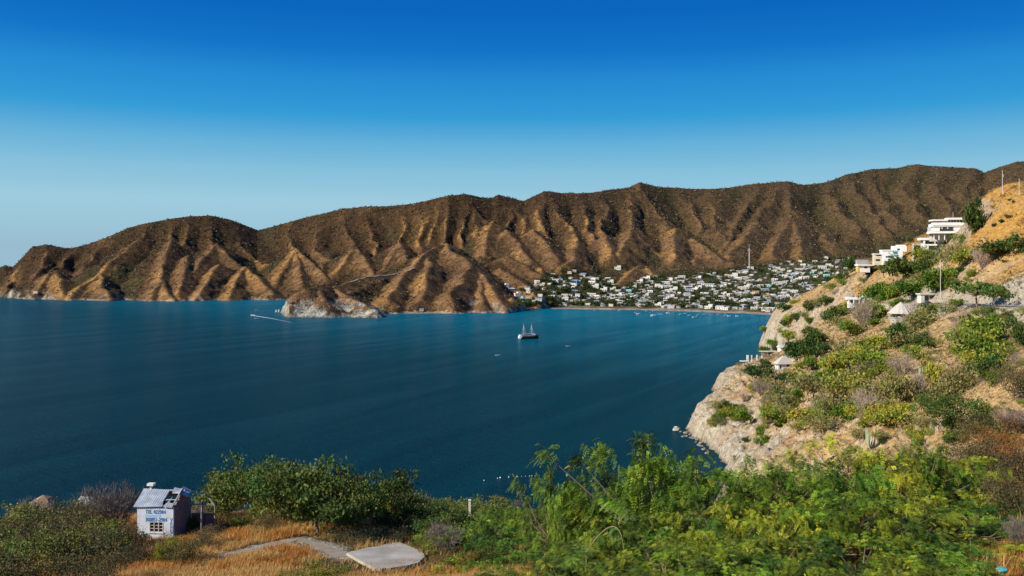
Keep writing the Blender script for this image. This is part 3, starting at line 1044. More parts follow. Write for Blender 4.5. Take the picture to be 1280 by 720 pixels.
def make_bare(name, seed, col, rx, h, **kw):
    return dict(name=name, branches=bare_mesh(seed, col, rx, h, **kw).mesh(name + '_branches', [M_TWIG]), r=rx, h=h)


def spawn(proto, loc, rotz, sx, sz, label=None, cat=None, group=None, name=None, tilt=(0, 0)):
    """one plant: a thing with its parts as children (bare shrubs are a single mesh)"""
    nm = name or proto['name']
    if 'branches' in proto:
        o = link(nm, proto['branches'], None, loc, label, cat, group)
    else:
        o = thing(nm, label, cat, loc, 0, group)
        link('trunk', proto['trunk'], o)
        link('crown', proto['crown'], o)
        if 'pods' in proto:
            link('blossoms', proto['pods'], o)
    o.rotation_euler = (tilt[0], tilt[1], rotz)
    k = random.uniform(0.78, 1.25)
    o.scale = (sx * k, sx / k, sz)
    return o


ORD = ['first', 'second', 'third', 'fourth', 'fifth', 'sixth', 'seventh', 'eighth', 'ninth', 'tenth', 'eleventh', 'twelfth']
CNT = ['', 'one', 'two', 'three', 'four', 'five', 'six', 'seven', 'eight', 'nine', 'ten', 'eleven', 'twelve']
PENDING = []        # (object, phrase, screen u): phrases shared by several get their place in the row


def later(o, phrase, u):
    PENDING.append((o, phrase, u))


def settle_labels():
    by = {}
    for o, ph, u in PENDING:
        by.setdefault(ph, []).append((u, o))
    for ph, lst in by.items():
        lst.sort(key=lambda a: a[0])
        n = len(lst)
        for i, (u, o) in enumerate(lst):
            if n == 1:
                o['label'] = ph
            elif n <= 12:
                if i == 0:
                    o['label'] = f'{ph}, leftmost of {CNT[n]}'
                elif i == n - 1:
                    o['label'] = f'{ph}, rightmost of {CNT[n]}'
                else:
                    o['label'] = f'{ph}, {ORD[i]} from left'
            else:
                o['label'] = ph
                o['group'] = ph


# plants of the headland (seen from 250 to 800 m)
HB = {
    'green': [make_tree('leafy_bush', 11 + i, (0.15, 0.22, 0.02), 4.0, 2.3, 2.4, 60, 26, 0.75, 0.42, 0.62, 1.2, 0.16) for i in range(3)],
    'lime': [make_tree('leafy_bush', 21 + i, (0.235, 0.265, 0.03), 4.0, 2.1, 2.2, 54, 24, 0.70, 0.38, 0.66, 1.1, 0.15) for i in range(2)],
    'dark': [make_tree('leafy_bush', 31 + i, (0.072, 0.115, 0.02), 4.0, 2.6, 2.6, 64, 26, 0.75, 0.42, 0.60, 1.2, 0.16) for i in range(2)],
    'olive': [make_tree('leafy_bush', 41 + i, (0.235, 0.225, 0.07), 4.0, 2.0, 2.0, 46, 22, 0.65, 0.26, 0.75, 1.0, 0.13) for i in range(3)],
    'grey': [make_bare('leafless_shrub', 51 + i, (0.33, 0.245, 0.19), 4.0, 4.2, n=34, sub=12, r=0.07, twl=0.8) for i in range(3)],
    'tree': [make_tree('broad_tree', 61, (0.12, 0.17, 0.026), 4.0, 1.5, 4.6, 46, 24, 0.70, 0.36, 0.6, 3.4, 0.20)],
}
KIND_TXT = {'green': 'round bright green bush', 'lime': 'yellow-green bush', 'dark': 'dense dark green bush', 'olive': 'dull olive scrub bush',
            'grey': 'grey leafless shrub', 'tree': 'spreading green tree'}
KIND_CAT = {'green': 'bush', 'lime': 'bush', 'dark': 'bush', 'olive': 'bush', 'grey': 'shrub', 'tree': 'tree'}


def hill_plant(kind, u, v, wpx, hpx, phrase, ymin=200, ymax=1400):
    """a plant whose foot stands at photo pixel (u, v) on the headland"""
    p = near_hit(u, v, ymin, ymax)
    if p is None:
        return None
    pr = HB[kind][random.randrange(len(HB[kind]))]
    rad = 1.12 * wpx * p[1] / F / 2
    hh = 1.1 * hpx * p[1] / F
    o = spawn(pr, (p[0], p[1], p[2] - 0.15), random.uniform(0, 6.28), rad / pr['r'], hh / pr['h'], None, KIND_CAT[kind], 'plants on the dry headland slope')
    later(o, phrase, u)
    return o


# ------------------------------------------------------------------ scrub on the far mountains: nobody could count it
def build_scrub():
    rg = np.random.default_rng(99)
    n = 70000
    iy = rg.integers(20, gX.shape[0] - 2, n * 2)
    ix = rg.integers(130, gX.shape[1] - 130, n * 2)
    z = gZ[iy, ix]
    u = info['u'][iy, ix]
    t = info['t'][iy, ix]
    d = info['d'][iy, ix]
    ok = (z > 5) & (t < 1.06) & ~info['town'][iy, ix] & ((steep[iy, ix] < 0.5) | (z > 40))
    nn = fbm(gX[iy, ix] / 60, gY[iy, ix] / 60, 211, 3)
    dens = np.clip(0.16 + 0.55 * sstep(15, 80, d) + 0.5 * sstep(0.35, 0.8, t) + 0.5 * nn, 0.05, 1)
    ok &= rg.uniform(size=n * 2) < dens
    sel = np.where(ok)[0][:n]
    iy, ix = iy[sel], ix[sel]
    P = np.stack([gX[iy, ix], gY[iy, ix], gZ[iy, ix]], -1)
    P[:, :2] += rg.uniform(-3.5, 3.5, (len(P), 2))
    s = rg.uniform(1.3, 3.6, len(P)) * (P[:, 1] / 3000) ** 0.5
    k = 5
    off = rg.normal(size=(len(P), k, 3)) * np.array([0.5, 0.5, 0.22])
    off[:, :, 2] = np.abs(off[:, :, 2]) + 0.25
    pos = (P[:, None] + off * s[:, None, None]).reshape(-1, 3)
    ss = np.repeat(s, k)
    V, Fq = leaf_quads(pos - np.array([0, 0, 0.3]), ss * 1.25, ss * 1.1, rg, 0.4)
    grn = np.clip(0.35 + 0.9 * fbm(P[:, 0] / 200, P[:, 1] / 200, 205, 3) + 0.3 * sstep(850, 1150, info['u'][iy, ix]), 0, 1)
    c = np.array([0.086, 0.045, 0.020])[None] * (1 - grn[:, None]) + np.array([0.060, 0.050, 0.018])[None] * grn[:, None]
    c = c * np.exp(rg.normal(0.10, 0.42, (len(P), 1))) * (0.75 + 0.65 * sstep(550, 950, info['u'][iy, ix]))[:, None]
    dry = rg.uniform(size=len(P)) < 0.16
    c[dry] = np.array([0.19, 0.135, 0.075]) * rg.uniform(.7, 1.3, (dry.sum(), 1))
    c = np.repeat(np.repeat(c, k, axis=0), 4, axis=0)
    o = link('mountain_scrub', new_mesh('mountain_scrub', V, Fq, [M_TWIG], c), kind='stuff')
    o['label'] = 'low dry scrub covering the far mountain flanks'


build_scrub()


def build_undergrowth():
    """knee-high dry scrub and grass tussocks over the headland: nobody could count it"""
    rg = np.random.default_rng(123)
    n = 90000
    u = rg.uniform(850, 1330, n)
    Y = np.exp(rg.uniform(math.log(150), math.log(1080), n))
    X = (u - 640) / F * Y
    Z = nz_at(X, Y)
    sd, _ = seg_dist(X, Y, NEAR_SHORE)
    rd, _ = seg_dist(X, Y, ROAD)
    nn = fbm(X / 24, Y / 24, 711, 4)
    ok = (Z > 3) & (rd > 7.5) & (rg.uniform(size=n) < np.clip(.30 + 1.3 * nn, .04, 1) * np.clip(sd / 38, .12, 1) * np.clip((Y / 500), .35, 1))
    P = np.stack([X, Y, Z], -1)[ok]
    nn = nn[ok]
    m = len(P)
    s = rg.uniform(.35, 1.25, m) * np.clip(P[:, 1] / 420, .6, 1.5)
    k = 7
    off = rg.normal(size=(m, k, 3)) * np.array([.5, .5, .25])
    off[:, :, 2] = np.abs(off[:, :, 2]) + .1
    pos = (P[:, None] + off * s[:, None, None]).reshape(-1, 3)
    ss = np.repeat(s, k)
    V, Fq = leaf_quads(pos, ss * .95, ss * .5, rg, .35)
    pal = np.array([(0.105, 0.095, 0.035), (0.14, 0.135, 0.028), (0.26, 0.17, 0.075), (0.17, 0.12, 0.085), (0.06, 0.075, 0.02), (0.33, 0.22, 0.09)])
    ix = np.where(rg.uniform(size=m) < .35 + nn, rg.choice([0, 1, 4, 0], m), rg.choice([2, 3, 5, 2], m))
    c = pal[ix] * 1.6 * rg.uniform(.65, 1.3, (m, 1))
    top = P[:, 2] > 98
    c[top] = np.array([0.36, 0.21, 0.06]) * rg.uniform(.75, 1.15, (top.sum(), 1))
    c = np.repeat(np.repeat(c, k, axis=0), 4, axis=0)
    o = link('slope_undergrowth', new_mesh('slope_undergrowth', V, Fq, [M_LEAF], c), kind='stuff')
    o['label'] = 'low dry undergrowth and grass tussocks over the headland slope'


build_undergrowth()
# ------------------------------------------------------------------ solid builders
class MB:
    """collects boxes, prisms and tubes; build() links them as ONE mesh object"""

    def __init__(self):
        self.A = Acc()

    def box(self, x0, x1, y0, y1, z0, z1):
        V = [(x0, y0, z0), (x1, y0, z0), (x1, y1, z0), (x0, y1, z0), (x0, y0, z1), (x1, y0, z1), (x1, y1, z1), (x0, y1, z1)]
        self.A.add(V, [(0, 3, 2, 1), (4, 5, 6, 7), (0, 1, 5, 4), (1, 2, 6, 5), (2, 3, 7, 6), (3, 0, 4, 7)])
        return self

    def hexa(self, V):
        self.A.add(V, [(0, 3, 2, 1), (4, 5, 6, 7), (0, 1, 5, 4), (1, 2, 6, 5), (2, 3, 7, 6), (3, 0, 4, 7)])
        return self

    def tube(self, pts, r, sides=6):
        rr = r if hasattr(r, '__len__') else [r] * len(pts)
        V, Fq = tube(pts, rr, sides)
        self.A.add(V, Fq)
        n = len(pts)
        for e, base in ((0, 0), (1, (n - 1) * sides)):
            c = np.array(pts[0 if e == 0 else -1], float)
            VV = np.concatenate([V[base:base + sides], [c]])
            self.A.add(VV, [(k, (k + 1) % sides, sides) if e else ((k + 1) % sides, k, sides) for k in range(sides)])
        return self

    def quad(self, a, b, c, d):
        self.A.add([a, b, c, d], [(0, 1, 2, 3)])
        return self

    def gable(self, x0, x1, y0, y1, z0, z1, axis='x'):
        if axis == 'x':
            ym = (y0 + y1) / 2
            V = [(x0, y0, z0), (x1, y0, z0), (x1, y1, z0), (x0, y1, z0), (x0, ym, z1), (x1, ym, z1)]
            self.A.add(V, [(0, 3, 2, 1), (0, 1, 5, 4), (2, 3, 4, 5)])
            self.A.add(V, [(1, 2, 5), (3, 0, 4)])
        else:
            xm = (x0 + x1) / 2
            V = [(x0, y0, z0), (x1, y0, z0), (x1, y1, z0), (x0, y1, z0), (xm, y0, z1), (xm, y1, z1)]
            self.A.add(V, [(0, 3, 2, 1), (1, 2, 5, 4), (3, 0, 4, 5)])
            self.A.add(V, [(0, 1, 4), (2, 3, 5)])
        return self

    def cone(self, c, r, z0, z1, sides=20, jag=0.0, r1=0.0):
        rg = np.random.default_rng(5)
        ang = np.arange(sides) * 2 * math.pi / sides
        rr = r * (1 + jag * rg.uniform(-1, 1, sides))
        lo = np.stack([c[0] + rr * np.cos(ang), c[1] + rr * np.sin(ang), np.full(sides, z0)], -1)
        mi = np.stack([c[0] + (r1 + (rr - r1) * 0.45) * np.cos(ang), c[1] + (r1 + (rr - r1) * 0.45) * np.sin(ang), np.full(sides, z0 + (z1 - z0) * 0.62)], -1)
        V = np.concatenate([lo, mi, [[c[0], c[1], z1], [c[0], c[1], z0 + 0.1]]])
        q = [(k, (k + 1) % sides, sides + (k + 1) % sides, sides + k) for k in range(sides)]
        t = [(sides + k, sides + (k + 1) % sides, 2 * sides) for k in range(sides)] + [((k + 1) % sides, k, 2 * sides + 1) for k in range(sides)]
        self.A.add(V, q)
        self.A.add(V, t)
        return self

    def build(self, name, mat, parent=None, smooth=False, **kw):
        return link(name, self.A.mesh(name, [mat], smooth), parent, **kw)


def wall_mat(name, col, var=0.10, dirt=0.5):
    return mat_plain(name, col, 0.85, var, 0.5, 0.0, dirt=tuple(c * dirt + 0.02 for c in col))


W = dict(
    villa=wall_mat('fresh_white', (0.82, 0.81, 0.78), 0.04, 0.75), white=wall_mat('limewash_white', (0.69, 0.655, 0.58)), cream=wall_mat('cream_wall', (0.66, 0.58, 0.44)), grey=wall_mat('raw_cement', (0.40, 0.38, 0.35)),
    blue=wall_mat('blue_wall', (0.15, 0.33, 0.52)), aqua=wall_mat('aqua_wall', (0.30, 0.64, 0.60)), pink=wall_mat('pink_wall', (0.60, 0.40, 0.34)),
    yellow=wall_mat('yellow_wall', (0.62, 0.47, 0.16)), tin=mat_plain('tin_roof', (0.52, 0.54, 0.55), 0.45, 0.2, 0.8, 0.0, metal=0.3, dirt=(0.33, 0.26, 0.2)),
    fibro=mat_plain('cement_roof', (0.50, 0.48, 0.45), 0.9, 0.25, 0.5), clay=mat_plain('clay_roof', (0.42, 0.19, 0.10), 0.9, 0.25, 0.6),
    mint=mat_plain('mint_roof', (0.45, 0.62, 0.55), 0.7, 0.15, 0.5), dark=mat_plain('dark_opening', (0.025, 0.025, 0.028), 0.5, 0.3, 1.0),
    wood=mat_plain('dark_wood', (0.055, 0.035, 0.022), 0.7, 0.35, 1.2), paint=mat_plain('boat_white', (0.72, 0.75, 0.76), 0.4, 0.08, 1.0),
    concrete=mat_plain('concrete', (0.47, 0.43, 0.37), 0.95, 0.22, 0.7, 0.3, dirt=(0.30, 0.26, 0.21)), thatch=mat_plain('grey_thatch', (0.46, 0.42, 0.36), 1.0, 0.3, 2.0, 0.6),
    metal=mat_plain('galvanised', (0.45, 0.46, 0.47), 0.45, 0.15, 2.0, 0.0, metal=0.5), pole=mat_plain('pale_pole', (0.55, 0.53, 0.50), 0.8, 0.15, 1.0),
    glass=mat_plain('dark_glass', (0.03, 0.045, 0.05), 0.12, 0.2, 0.5, spec=0.5), terracotta=mat_plain('terracotta_panel', (0.38, 0.20, 0.11), 0.8, 0.2, 0.5))

# ------------------------------------------------------------------ the bay town
UPPER_U = [640, 655, 668, 680, 700, 725, 738, 760, 775, 795, 812, 840, 870, 905, 930, 960, 1000, 1040, 1070, 1110]
UPPER_V = [384, 362, 354, 344, 341, 337, 347, 348, 364, 352, 345, 347, 343, 338, 333, 331, 327, 322, 321, 322]
BEACH_V = lambda u: np.interp(u, [650, 680, 740, 800, 850, 900, 950, 985], [386, 384, 384.5, 385, 386.5, 388, 390, 391])


def house_proto(kind, wall, roof, L, D, Hh, two=False, seed=0):
    """a town house: walls with dark openings, and its roof as a part"""
    rg = random.Random(seed)
    B = MB()
    B.box(-L / 2, L / 2, -D / 2, D / 2, -2.5, Hh)
    if two:
        x0 = -L / 2 if rg.random() < .5 else -L * 0.05
        B.box(x0, x0 + L * 0.55, -D / 2 + 0.6, D / 2 - 0.3, Hh + 0.01, Hh + 2.8)
    if kind == 'flat':
        B.box(-L / 2 - .02, L / 2 + .02, -D / 2 - .02, -D / 2 + .2, Hh + .004, Hh + .5)
    nf = sum(len(q) for q in B.A.q)
    O = B
    nw = max(2, int(L / 3.2))
    for i in range(nw):
        x = -L / 2 + (i + 0.5) * L / nw
        if rg.random() < 0.3:
            O.box(x - .5, x + .5, -D / 2 - .03, -D / 2 + .05, 0.0, 2.1)
        else:
            O.box(x - .7, x + .7, -D / 2 - .03, -D / 2 + .05, 1.0, 2.2)
    for y in (-D / 4, D / 5):
        O.box(-L / 2 - .03, -L / 2 + .05, y - .6, y + .6, 0.9, 2.1)
    wall_o = B.A.mesh('town_house', [W[wall], W['dark']])
    nt_ = len(wall_o.polygons)
    wall_o.polygons.foreach_set('material_index', np.array([0] * nf + [1] * (nt_ - nf), dtype=np.int32))
    Rf = MB()
    if kind == 'flat':
        Rf.box(-L / 2 + .2, L / 2 - .05, -D / 2 + .2, D / 2 - .05, Hh + .005, Hh + .15)
    elif kind == 'gable':
        Rf.gable(-L / 2 - .5, L / 2 + .5, -D / 2 - .6, D / 2 + .5, Hh + .006, Hh + 1.6, 'x')
    elif kind == 'gablev':
        Rf.gable(-L / 2 - .5, L / 2 + .5, -D / 2 - .6, D / 2 + .5, Hh + .006, Hh + 1.8, 'y')
    else:
        Rf.hexa([(-L / 2 - .5, -D / 2 - .6, Hh + .02), (L / 2 + .5, -D / 2 - .6, Hh + .02), (L / 2 + .5, D / 2 + .4, Hh + 1.3), (-L / 2 - .5, D / 2 + .4, Hh + 1.3),
                 (-L / 2 - .5, -D / 2 - .6, Hh + .2), (L / 2 + .5, -D / 2 - .6, Hh + .2), (L / 2 + .5, D / 2 + .4, Hh + 1.5), (-L / 2 - .5, D / 2 + .4, Hh + 1.5)])
    return dict(wall=wall_o, roof=Rf.A.mesh('roof', [W[roof]]))


HP = [
    ('white flat-roofed house', house_proto('flat', 'white', 'fibro', 11, 8, 3.4, False, 1), 10),
    ('white two-storey house', house_proto('flat', 'white', 'fibro', 12, 9, 3.4, True, 2), 8),
    ('white house with tin roof', house_proto('shed', 'white', 'tin', 13, 8, 3.0, False, 3), 9),
    ('white house with pale gable', house_proto('gable', 'white', 'fibro', 12, 9, 3.0, False, 4), 7),
    ('cream house with tin gable', house_proto('gablev', 'cream', 'tin', 9, 10, 3.2, False, 5), 5),
    ('cream flat-roofed house', house_proto('flat', 'cream', 'fibro', 10, 8, 3.4, False, 6), 4),
    ('grey cement house', house_proto('shed', 'grey', 'tin', 11, 8, 2.9, False, 7), 4),
    ('long low white building', house_proto('gable', 'white', 'fibro', 20, 8, 3.2, False, 8), 3),
    ('pinkish house', house_proto('shed', 'pink', 'fibro', 10, 8, 3.0, False, 9), 2),
    ('aqua flat-roofed house', house_proto('flat', 'aqua', 'fibro', 9, 8, 3.6, False, 10), 1),
    ('blue tin-roofed house', house_proto('shed', 'blue', 'tin', 10, 8, 3.2, False, 11), 1),
    ('white house with clay roof', house_proto('gable', 'white', 'clay', 11, 8, 3.0, False, 12), 1),
]


def put_house(pr, p, rz, s, label, group, sz=None):
    o = link('town_house', pr['wall'], None, p, label, 'house', group, None, (0, 0, rz), (s, s, sz or s))
    link('roof', pr['roof'], o)
    return o


HOUSES = []


def zone_txt(u, v):
    ub = np.interp(u, UPPER_U, UPPER_V)
    bb = BEACH_V(u)
    f = (v - ub) / (bb - ub)
    a = 'west end' if u < 730 else ('west' if u < 800 else ('middle' if u < 880 else ('east' if u < 960 else 'east end')))
    b = 'low' if f > 0.72 else ('high' if f < 0.28 else 'midway up')
    return f'{b} in town {a}'


def build_town():
    rg = random.Random(5)
    pool = [i for i, h in enumerate(HP) for _ in range(h[2])]
    tries = 0
    spots = []
    while len(spots) < 285 and tries < 20000:
        tries += 1
        u = 650 + 420 * rg.random() ** 0.82
        ub, bb = float(np.interp(u, UPPER_U, UPPER_V)), float(BEACH_V(min(u, 985)))
        v = ub + (bb - ub - 0.6) * rg.random() ** 0.9
        p = far_hit(u, v, 1700, 3400)
        if p is None:
            continue
        if any((p[0] - q[0]) ** 2 + (p[1] - q[1]) ** 2 < (15 if p[1] < 2300 else 18) ** 2 for q, _, _ in spots):
            continue
        # skip steep ground
        if abs(farz(p[0] + 8, p[1]) - farz(p[0] - 8, p[1])) > 7:
            continue
        if p[2] < 1.6:
            continue
        spots.append((p, u, v))
    for p, u, v in spots:
        k = rg.choice(pool)
        txt, pr, _ = HP[k]
        s = rg.uniform(0.95, 1.55) * (1.0 if p[1] < 2300 else 1.15)
        o = put_house(pr, (p[0], p[1], p[2] + 0.3), R(-18) + rg.gauss(0, 0.22) + (R(90) if rg.random() < 0.12 else 0), s, None, 'houses of the bay town')
        later(o, txt + ' ' + zone_txt(u, v), u)
        HOUSES.append(p)
    # the ones that stand out
    def one(u, v, k, s, rz, label, sz=None, extra=None):
        p = far_hit(u, v, 1650, 3400)
        pr = dict(HP[k][1])
        if extra:
            pr['roof'] = pr['roof'].copy()
            pr['roof'].materials[0] = W[extra]
        HOUSES.append(p)
        return put_house(pr, (p[0], p[1], p[2] + 0.2), R(rz), s, label, 'houses of the bay town', sz)
    one(993, 384.5, 7, 1.7, -14, 'long white seaside building with a mint green roof at the east end of the beach', 2.0, 'mint')
    one(717, 354, 10, 2.0, -10, 'bright blue house standing out in the western valley of the town')
    one(786, 366, 9, 1.5, -10, 'tall aqua house below the bare golden knoll', 2.2)
    one(772, 336, 1, 1.6, -5, 'white house alone on the golden spur above the west of the town')
    one(916, 347, 1, 2.2, -12, 'largest white block high in the middle of the town')
    one(780, 379, 7, 1.4, -6, 'long white roof right behind the boats of the beach')
    one(705, 380, 9, 0.9, -6, 'small mint green house behind the western beach')
    one(938, 336, 0, 1.6, -5, 'white building at the foot of the tall mast')
    # the few on the slope beyond the western headland
    for i, (u, v, k, s, lb) in enumerate([(632, 358, 1, 1.2, 'topmost white house on the spur west of the town'), (639, 363, 3, 1.3, 'middle white house on the spur west of the town'),
                                         (647, 369, 1, 1.3, 'lower white house on the spur west of the town'), (655, 373, 9, 1.2, 'aqua house lowest on the spur west of the town'),
                                         (45, 366, 0, 1.2, 'tiny white house alone at the foot of the far western mountain')]):
        one(u, v, k, s, 20 if u > 600 else 0, lb)
    h = one(527, 388, 6, 0.8, 0, 'small grey beach hut on the empty cove under the central hill')


build_town()

TP = []
for i in range(6):
    col = [(0.065, 0.092, 0.018), (0.075, 0.098, 0.018), (0.036, 0.056, 0.014), (0.09, 0.10, 0.022), (0.055, 0.085, 0.012), (0.045, 0.062, 0.018)][i]
    A, cen = crown_mesh(500 + i, col, 4.5, 2.6, 4.2, 16, 10, 2.0, 1.2, 1.0)
    T = trunk_mesh(500 + i, cen, 2.6, 0.28, 4, sides=4)
    TP.append(dict(name='town_tree', crown=A.mesh('town_tree_crown', [M_LEAF]), trunk=T.mesh('town_tree_trunk', [M_BARK])))


def build_town_trees():
    rg = random.Random(8)
    n = 0
    tries = 0
    while n < 290 and tries < 20000:
        tries += 1
        u = 645 + 420 * rg.random() ** 0.9
        ub, bb = float(np.interp(u, UPPER_U, UPPER_V)), float(BEACH_V(min(u, 985)))
        f = rg.random()
        if rg.random() < 0.22:
            f = rg.uniform(0.86, 0.97)
        v = ub - 2 + (bb + 1 - ub) * f
        p = far_hit(u, v, 1700, 3400)
        if p is None or p[2] < 1.8:
            continue
        if any((p[0] - q[0]) ** 2 + (p[1] - q[1]) ** 2 < 8.5 ** 2 for q in HOUSES):
            continue
        pr = TP[rg.randrange(6)]
        s = rg.uniform(1.0, 1.9)
        o = spawn(pr, (p[0], p[1], p[2] - 0.2), rg.uniform(0, 6.28), s * 1.15, s * rg.uniform(0.85, 1.1), None, 'tree', 'trees between the town houses')
        later(o, 'small broad tree ' + zone_txt(u, v), u)
        n += 1
    # the dark grove at the east end
    for k, (u, v, s) in enumerate([(1018, 382, 2.0), (1026, 380, 2.3), (1036, 377, 2.2), (1043, 373, 1.9), (1010, 384, 1.6), (985, 391, 1.5), (977, 391, 1.4), (1030, 372, 1.7)]):
        p = far_hit(u, v, 1600, 2600)
        if p:
            o = spawn(TP[2], (p[0], p[1], p[2] - 0.2), k, s, s, None, 'tree', 'dark grove at the east end of the beach')
            later(o, 'tall dark tree of the grove at the east end of the beach', u)


build_town_trees()


def build_town_rest():
    """what is left over of the crowd of houses and trees beyond the ones built singly"""
    rg = random.Random(21)
    nr = np.random.default_rng(21)
    A = Acc()
    T = Acc()
    tv, tq, tc = [], [], []
    n = 0
    for k in range(12000):
        u = 655 + 410 * rg.random() ** 0.75
        ub, bb = float(np.interp(u, UPPER_U, UPPER_V)), float(BEACH_V(min(u, 985)))
        v = ub + (bb - ub - 1.5) * rg.random()
        p = far_hit(u, v, 1700, 3400)
        if p is None or p[2] < 2.5:
            continue
        if abs(farz(p[0] + 8, p[1]) - farz(p[0] - 8, p[1])) > 7:
            continue
        near = min((p[0] - q[0]) ** 2 + (p[1] - q[1]) ** 2 for q in HOUSES) ** .5
        if k < 4500 and n < 260 and near > 13:
            n += 1
            HOUSES.append(p)
            L, D, H_ = rg.uniform(7, 15), rg.uniform(6, 9), rg.uniform(2.6, 4.2)
            a = R(-18) + rg.gauss(0, .25)
            ca, sa = math.cos(a), math.sin(a)
            def tr(x, y, z):
                return (p[0] + x * ca - y * sa, p[1] + x * sa + y * ca, p[2] + z)
            c = rg.choice([(0.66, 0.62, 0.54)] * 6 + [(0.6, 0.53, 0.42), (0.42, 0.40, 0.37), (0.6, 0.44, 0.38), (0.35, 0.52, 0.55)])
            V = [tr(sx * L / 2, sy * D / 2, z) for z in (-2, H_) for sx, sy in ((-1, -1), (1, -1), (1, 1), (-1, 1))]
            A.add(V, [(0, 1, 5, 4), (1, 2, 6, 5), (2, 3, 7, 6), (3, 0, 4, 7)], c)
            rc = rg.choice([(0.5, 0.48, 0.45), (0.5, 0.52, 0.53), (0.66, 0.64, 0.6), (0.36, 0.22, 0.15)])
            V = [tr(sx * (L / 2 + .5), sy * (D / 2 + .5), H_ + .1 + (sy + 1) * .5) for sx, sy in ((-1, -1), (1, -1), (1, 1), (-1, 1))]
            A.add(V, [(0, 1, 2, 3)], rc)
            for i in range(int(L / 3)):
                x = -L / 2 + 1.2 + i * 3
                V = [tr(x, -D / 2 - .04, .4), tr(x + 1.3, -D / 2 - .04, .4), tr(x + 1.3, -D / 2 - .04, 2.1), tr(x, -D / 2 - .04, 2.1)]
                A.add(V, [(0, 1, 2, 3)], (0.03, 0.03, 0.03))
        elif near > 6:
            s = rg.uniform(1.4, 4.0)
            m = 7
            P = np.array(p) + nr.normal(size=(m, 3)) * np.array([s * .7, s * .7, s * .3]) + np.array([0, 0, s * .7])
            V, Fq = leaf_quads(P, s * 1.1, s * .8, nr, .5)
            T.add(V, Fq, np.clip(np.array([(0.055, 0.072, 0.016), (0.08, 0.08, 0.025), (0.04, 0.055, 0.015)][rg.randrange(3)]) * rg.uniform(.7, 1.3), 0, 1))
    m, t, b = nodes('house_paint')
    at = N(t, 'ShaderNodeAttribute', attribute_name='Col')
    t.links.new(at.outputs['Color'], b.inputs['Base Color'])
    b.inputs['Roughness'].default_value = 0.85
    o = link('crowded_houses', A.mesh('crowded_houses', [m]), kind='stuff')
    o['label'] = 'the many small pale houses crowded between the larger ones of the town'
    o = link('town_greenery', T.mesh('town_greenery', [M_LEAF]), kind='stuff')
    o['label'] = 'garden bushes filling the gaps between the town houses'


build_town_rest()


def build_mast():
    p = far_hit(936.5, 337, 1800, 3000)
    s = p[1] / F
    Hm = 30 * s
    o = thing('radio_mast', 'tall white lattice mast with a cross platform rising above the town roofs', 'mast', p)
    m = MB()
    r0 = 1.7
    for a in range(4):
        ax, ay = math.cos(a * math.pi / 2 + .78), math.sin(a * math.pi / 2 + .78)
        m.tube([(ax * r0, ay * r0, -1), (ax * 1.0, ay * 1.0, Hm * 0.9)], 0.26, 4)
    nb = 9
    for i in range(nb):
        z0, z1 = Hm * .9 * i / nb, Hm * .9 * (i + 1) / nb
        q0, q1 = r0 - (r0 - 1.0) * i / nb, r0 - (r0 - 1.0) * (i + 1) / nb
        for a in range(4):
            a0, a1 = a * math.pi / 2 + .78, (a + 1) * math.pi / 2 + .78
            m.tube([(math.cos(a0) * q0, math.sin(a0) * q0, z0), (math.cos(a1) * q1, math.sin(a1) * q1, z1)], 0.11, 3)
    m.build('lattice', W['white'], o)
    MB().box(-6, 6, -.6, .6, Hm * .80, Hm * .80 + .9).build('platform', W['white'], o)
    MB().tube([(0, 0, Hm * .9), (0, 0, Hm * 1.05)], 0.35, 5).build('antenna', W['pole'], o)
    p = far_hit(861.7, 382.5, 1800, 3000)
    o = thing('floodlight_pole', 'slim tall light pole standing near the middle of the beach', 'light pole', p)
    Hm = 17 * p[1] / F
    MB().tube([(0, 0, -1), (0, 0, Hm)], [0.55, 0.35], 6).build('pole', W['pole'], o)
    MB().box(-2.2, 2.2, -.3, .3, Hm + .02, Hm + 1.0).build('lamp_head', W['pole'], o)


build_mast()

# ------------------------------------------------------------------ boats
def hull_mesh(L, B_, Hh, mat, name='hull', sheer=0.35, sections=9, transom=0.75):
    """lofted hull, bow at +x"""
    A = Acc()
    rows = []
    for i in range(sections):
        t = i / (sections - 1)
        x = -L / 2 + L * t
        w = B_ / 2 * (transom + (1 - transom) * min(1, t * 3)) * (1 - max(0, (t - 0.55) / 0.45) ** 2.2 * 0.97)
        zt = Hh * (1 + sheer * (2 * t - 0.9) ** 2)
        rows.append([(x, -w, zt), (x, -w * 0.86, Hh * .45), (x - 0.04 * L * max(0, t - .6), -w * 0.5, -0.25 * Hh), (x - 0.04 * L * max(0, t - .6), w * 0.5, -0.25 * Hh), (x, w * 0.86, Hh * .45), (x, w, zt)])
    V = np.array(rows).reshape(-1, 3)
    q = []
    for i in range(sections - 1):
        for k in range(5):
            q.append((i * 6 + k, (i + 1) * 6 + k, (i + 1) * 6 + k + 1, i * 6 + k + 1))
        q.append((i * 6, i * 6 + 5, (i + 1) * 6 + 5, (i + 1) * 6))
    q.append((0, 1, 4, 5))
    q.append((1, 2, 3, 4))
    A.add(V, q)
    return A.mesh(name, [mat])


M_FOAM = mat_plain('foam', (0.55, 0.66, 0.70), 0.9, 0.3, 0.15)


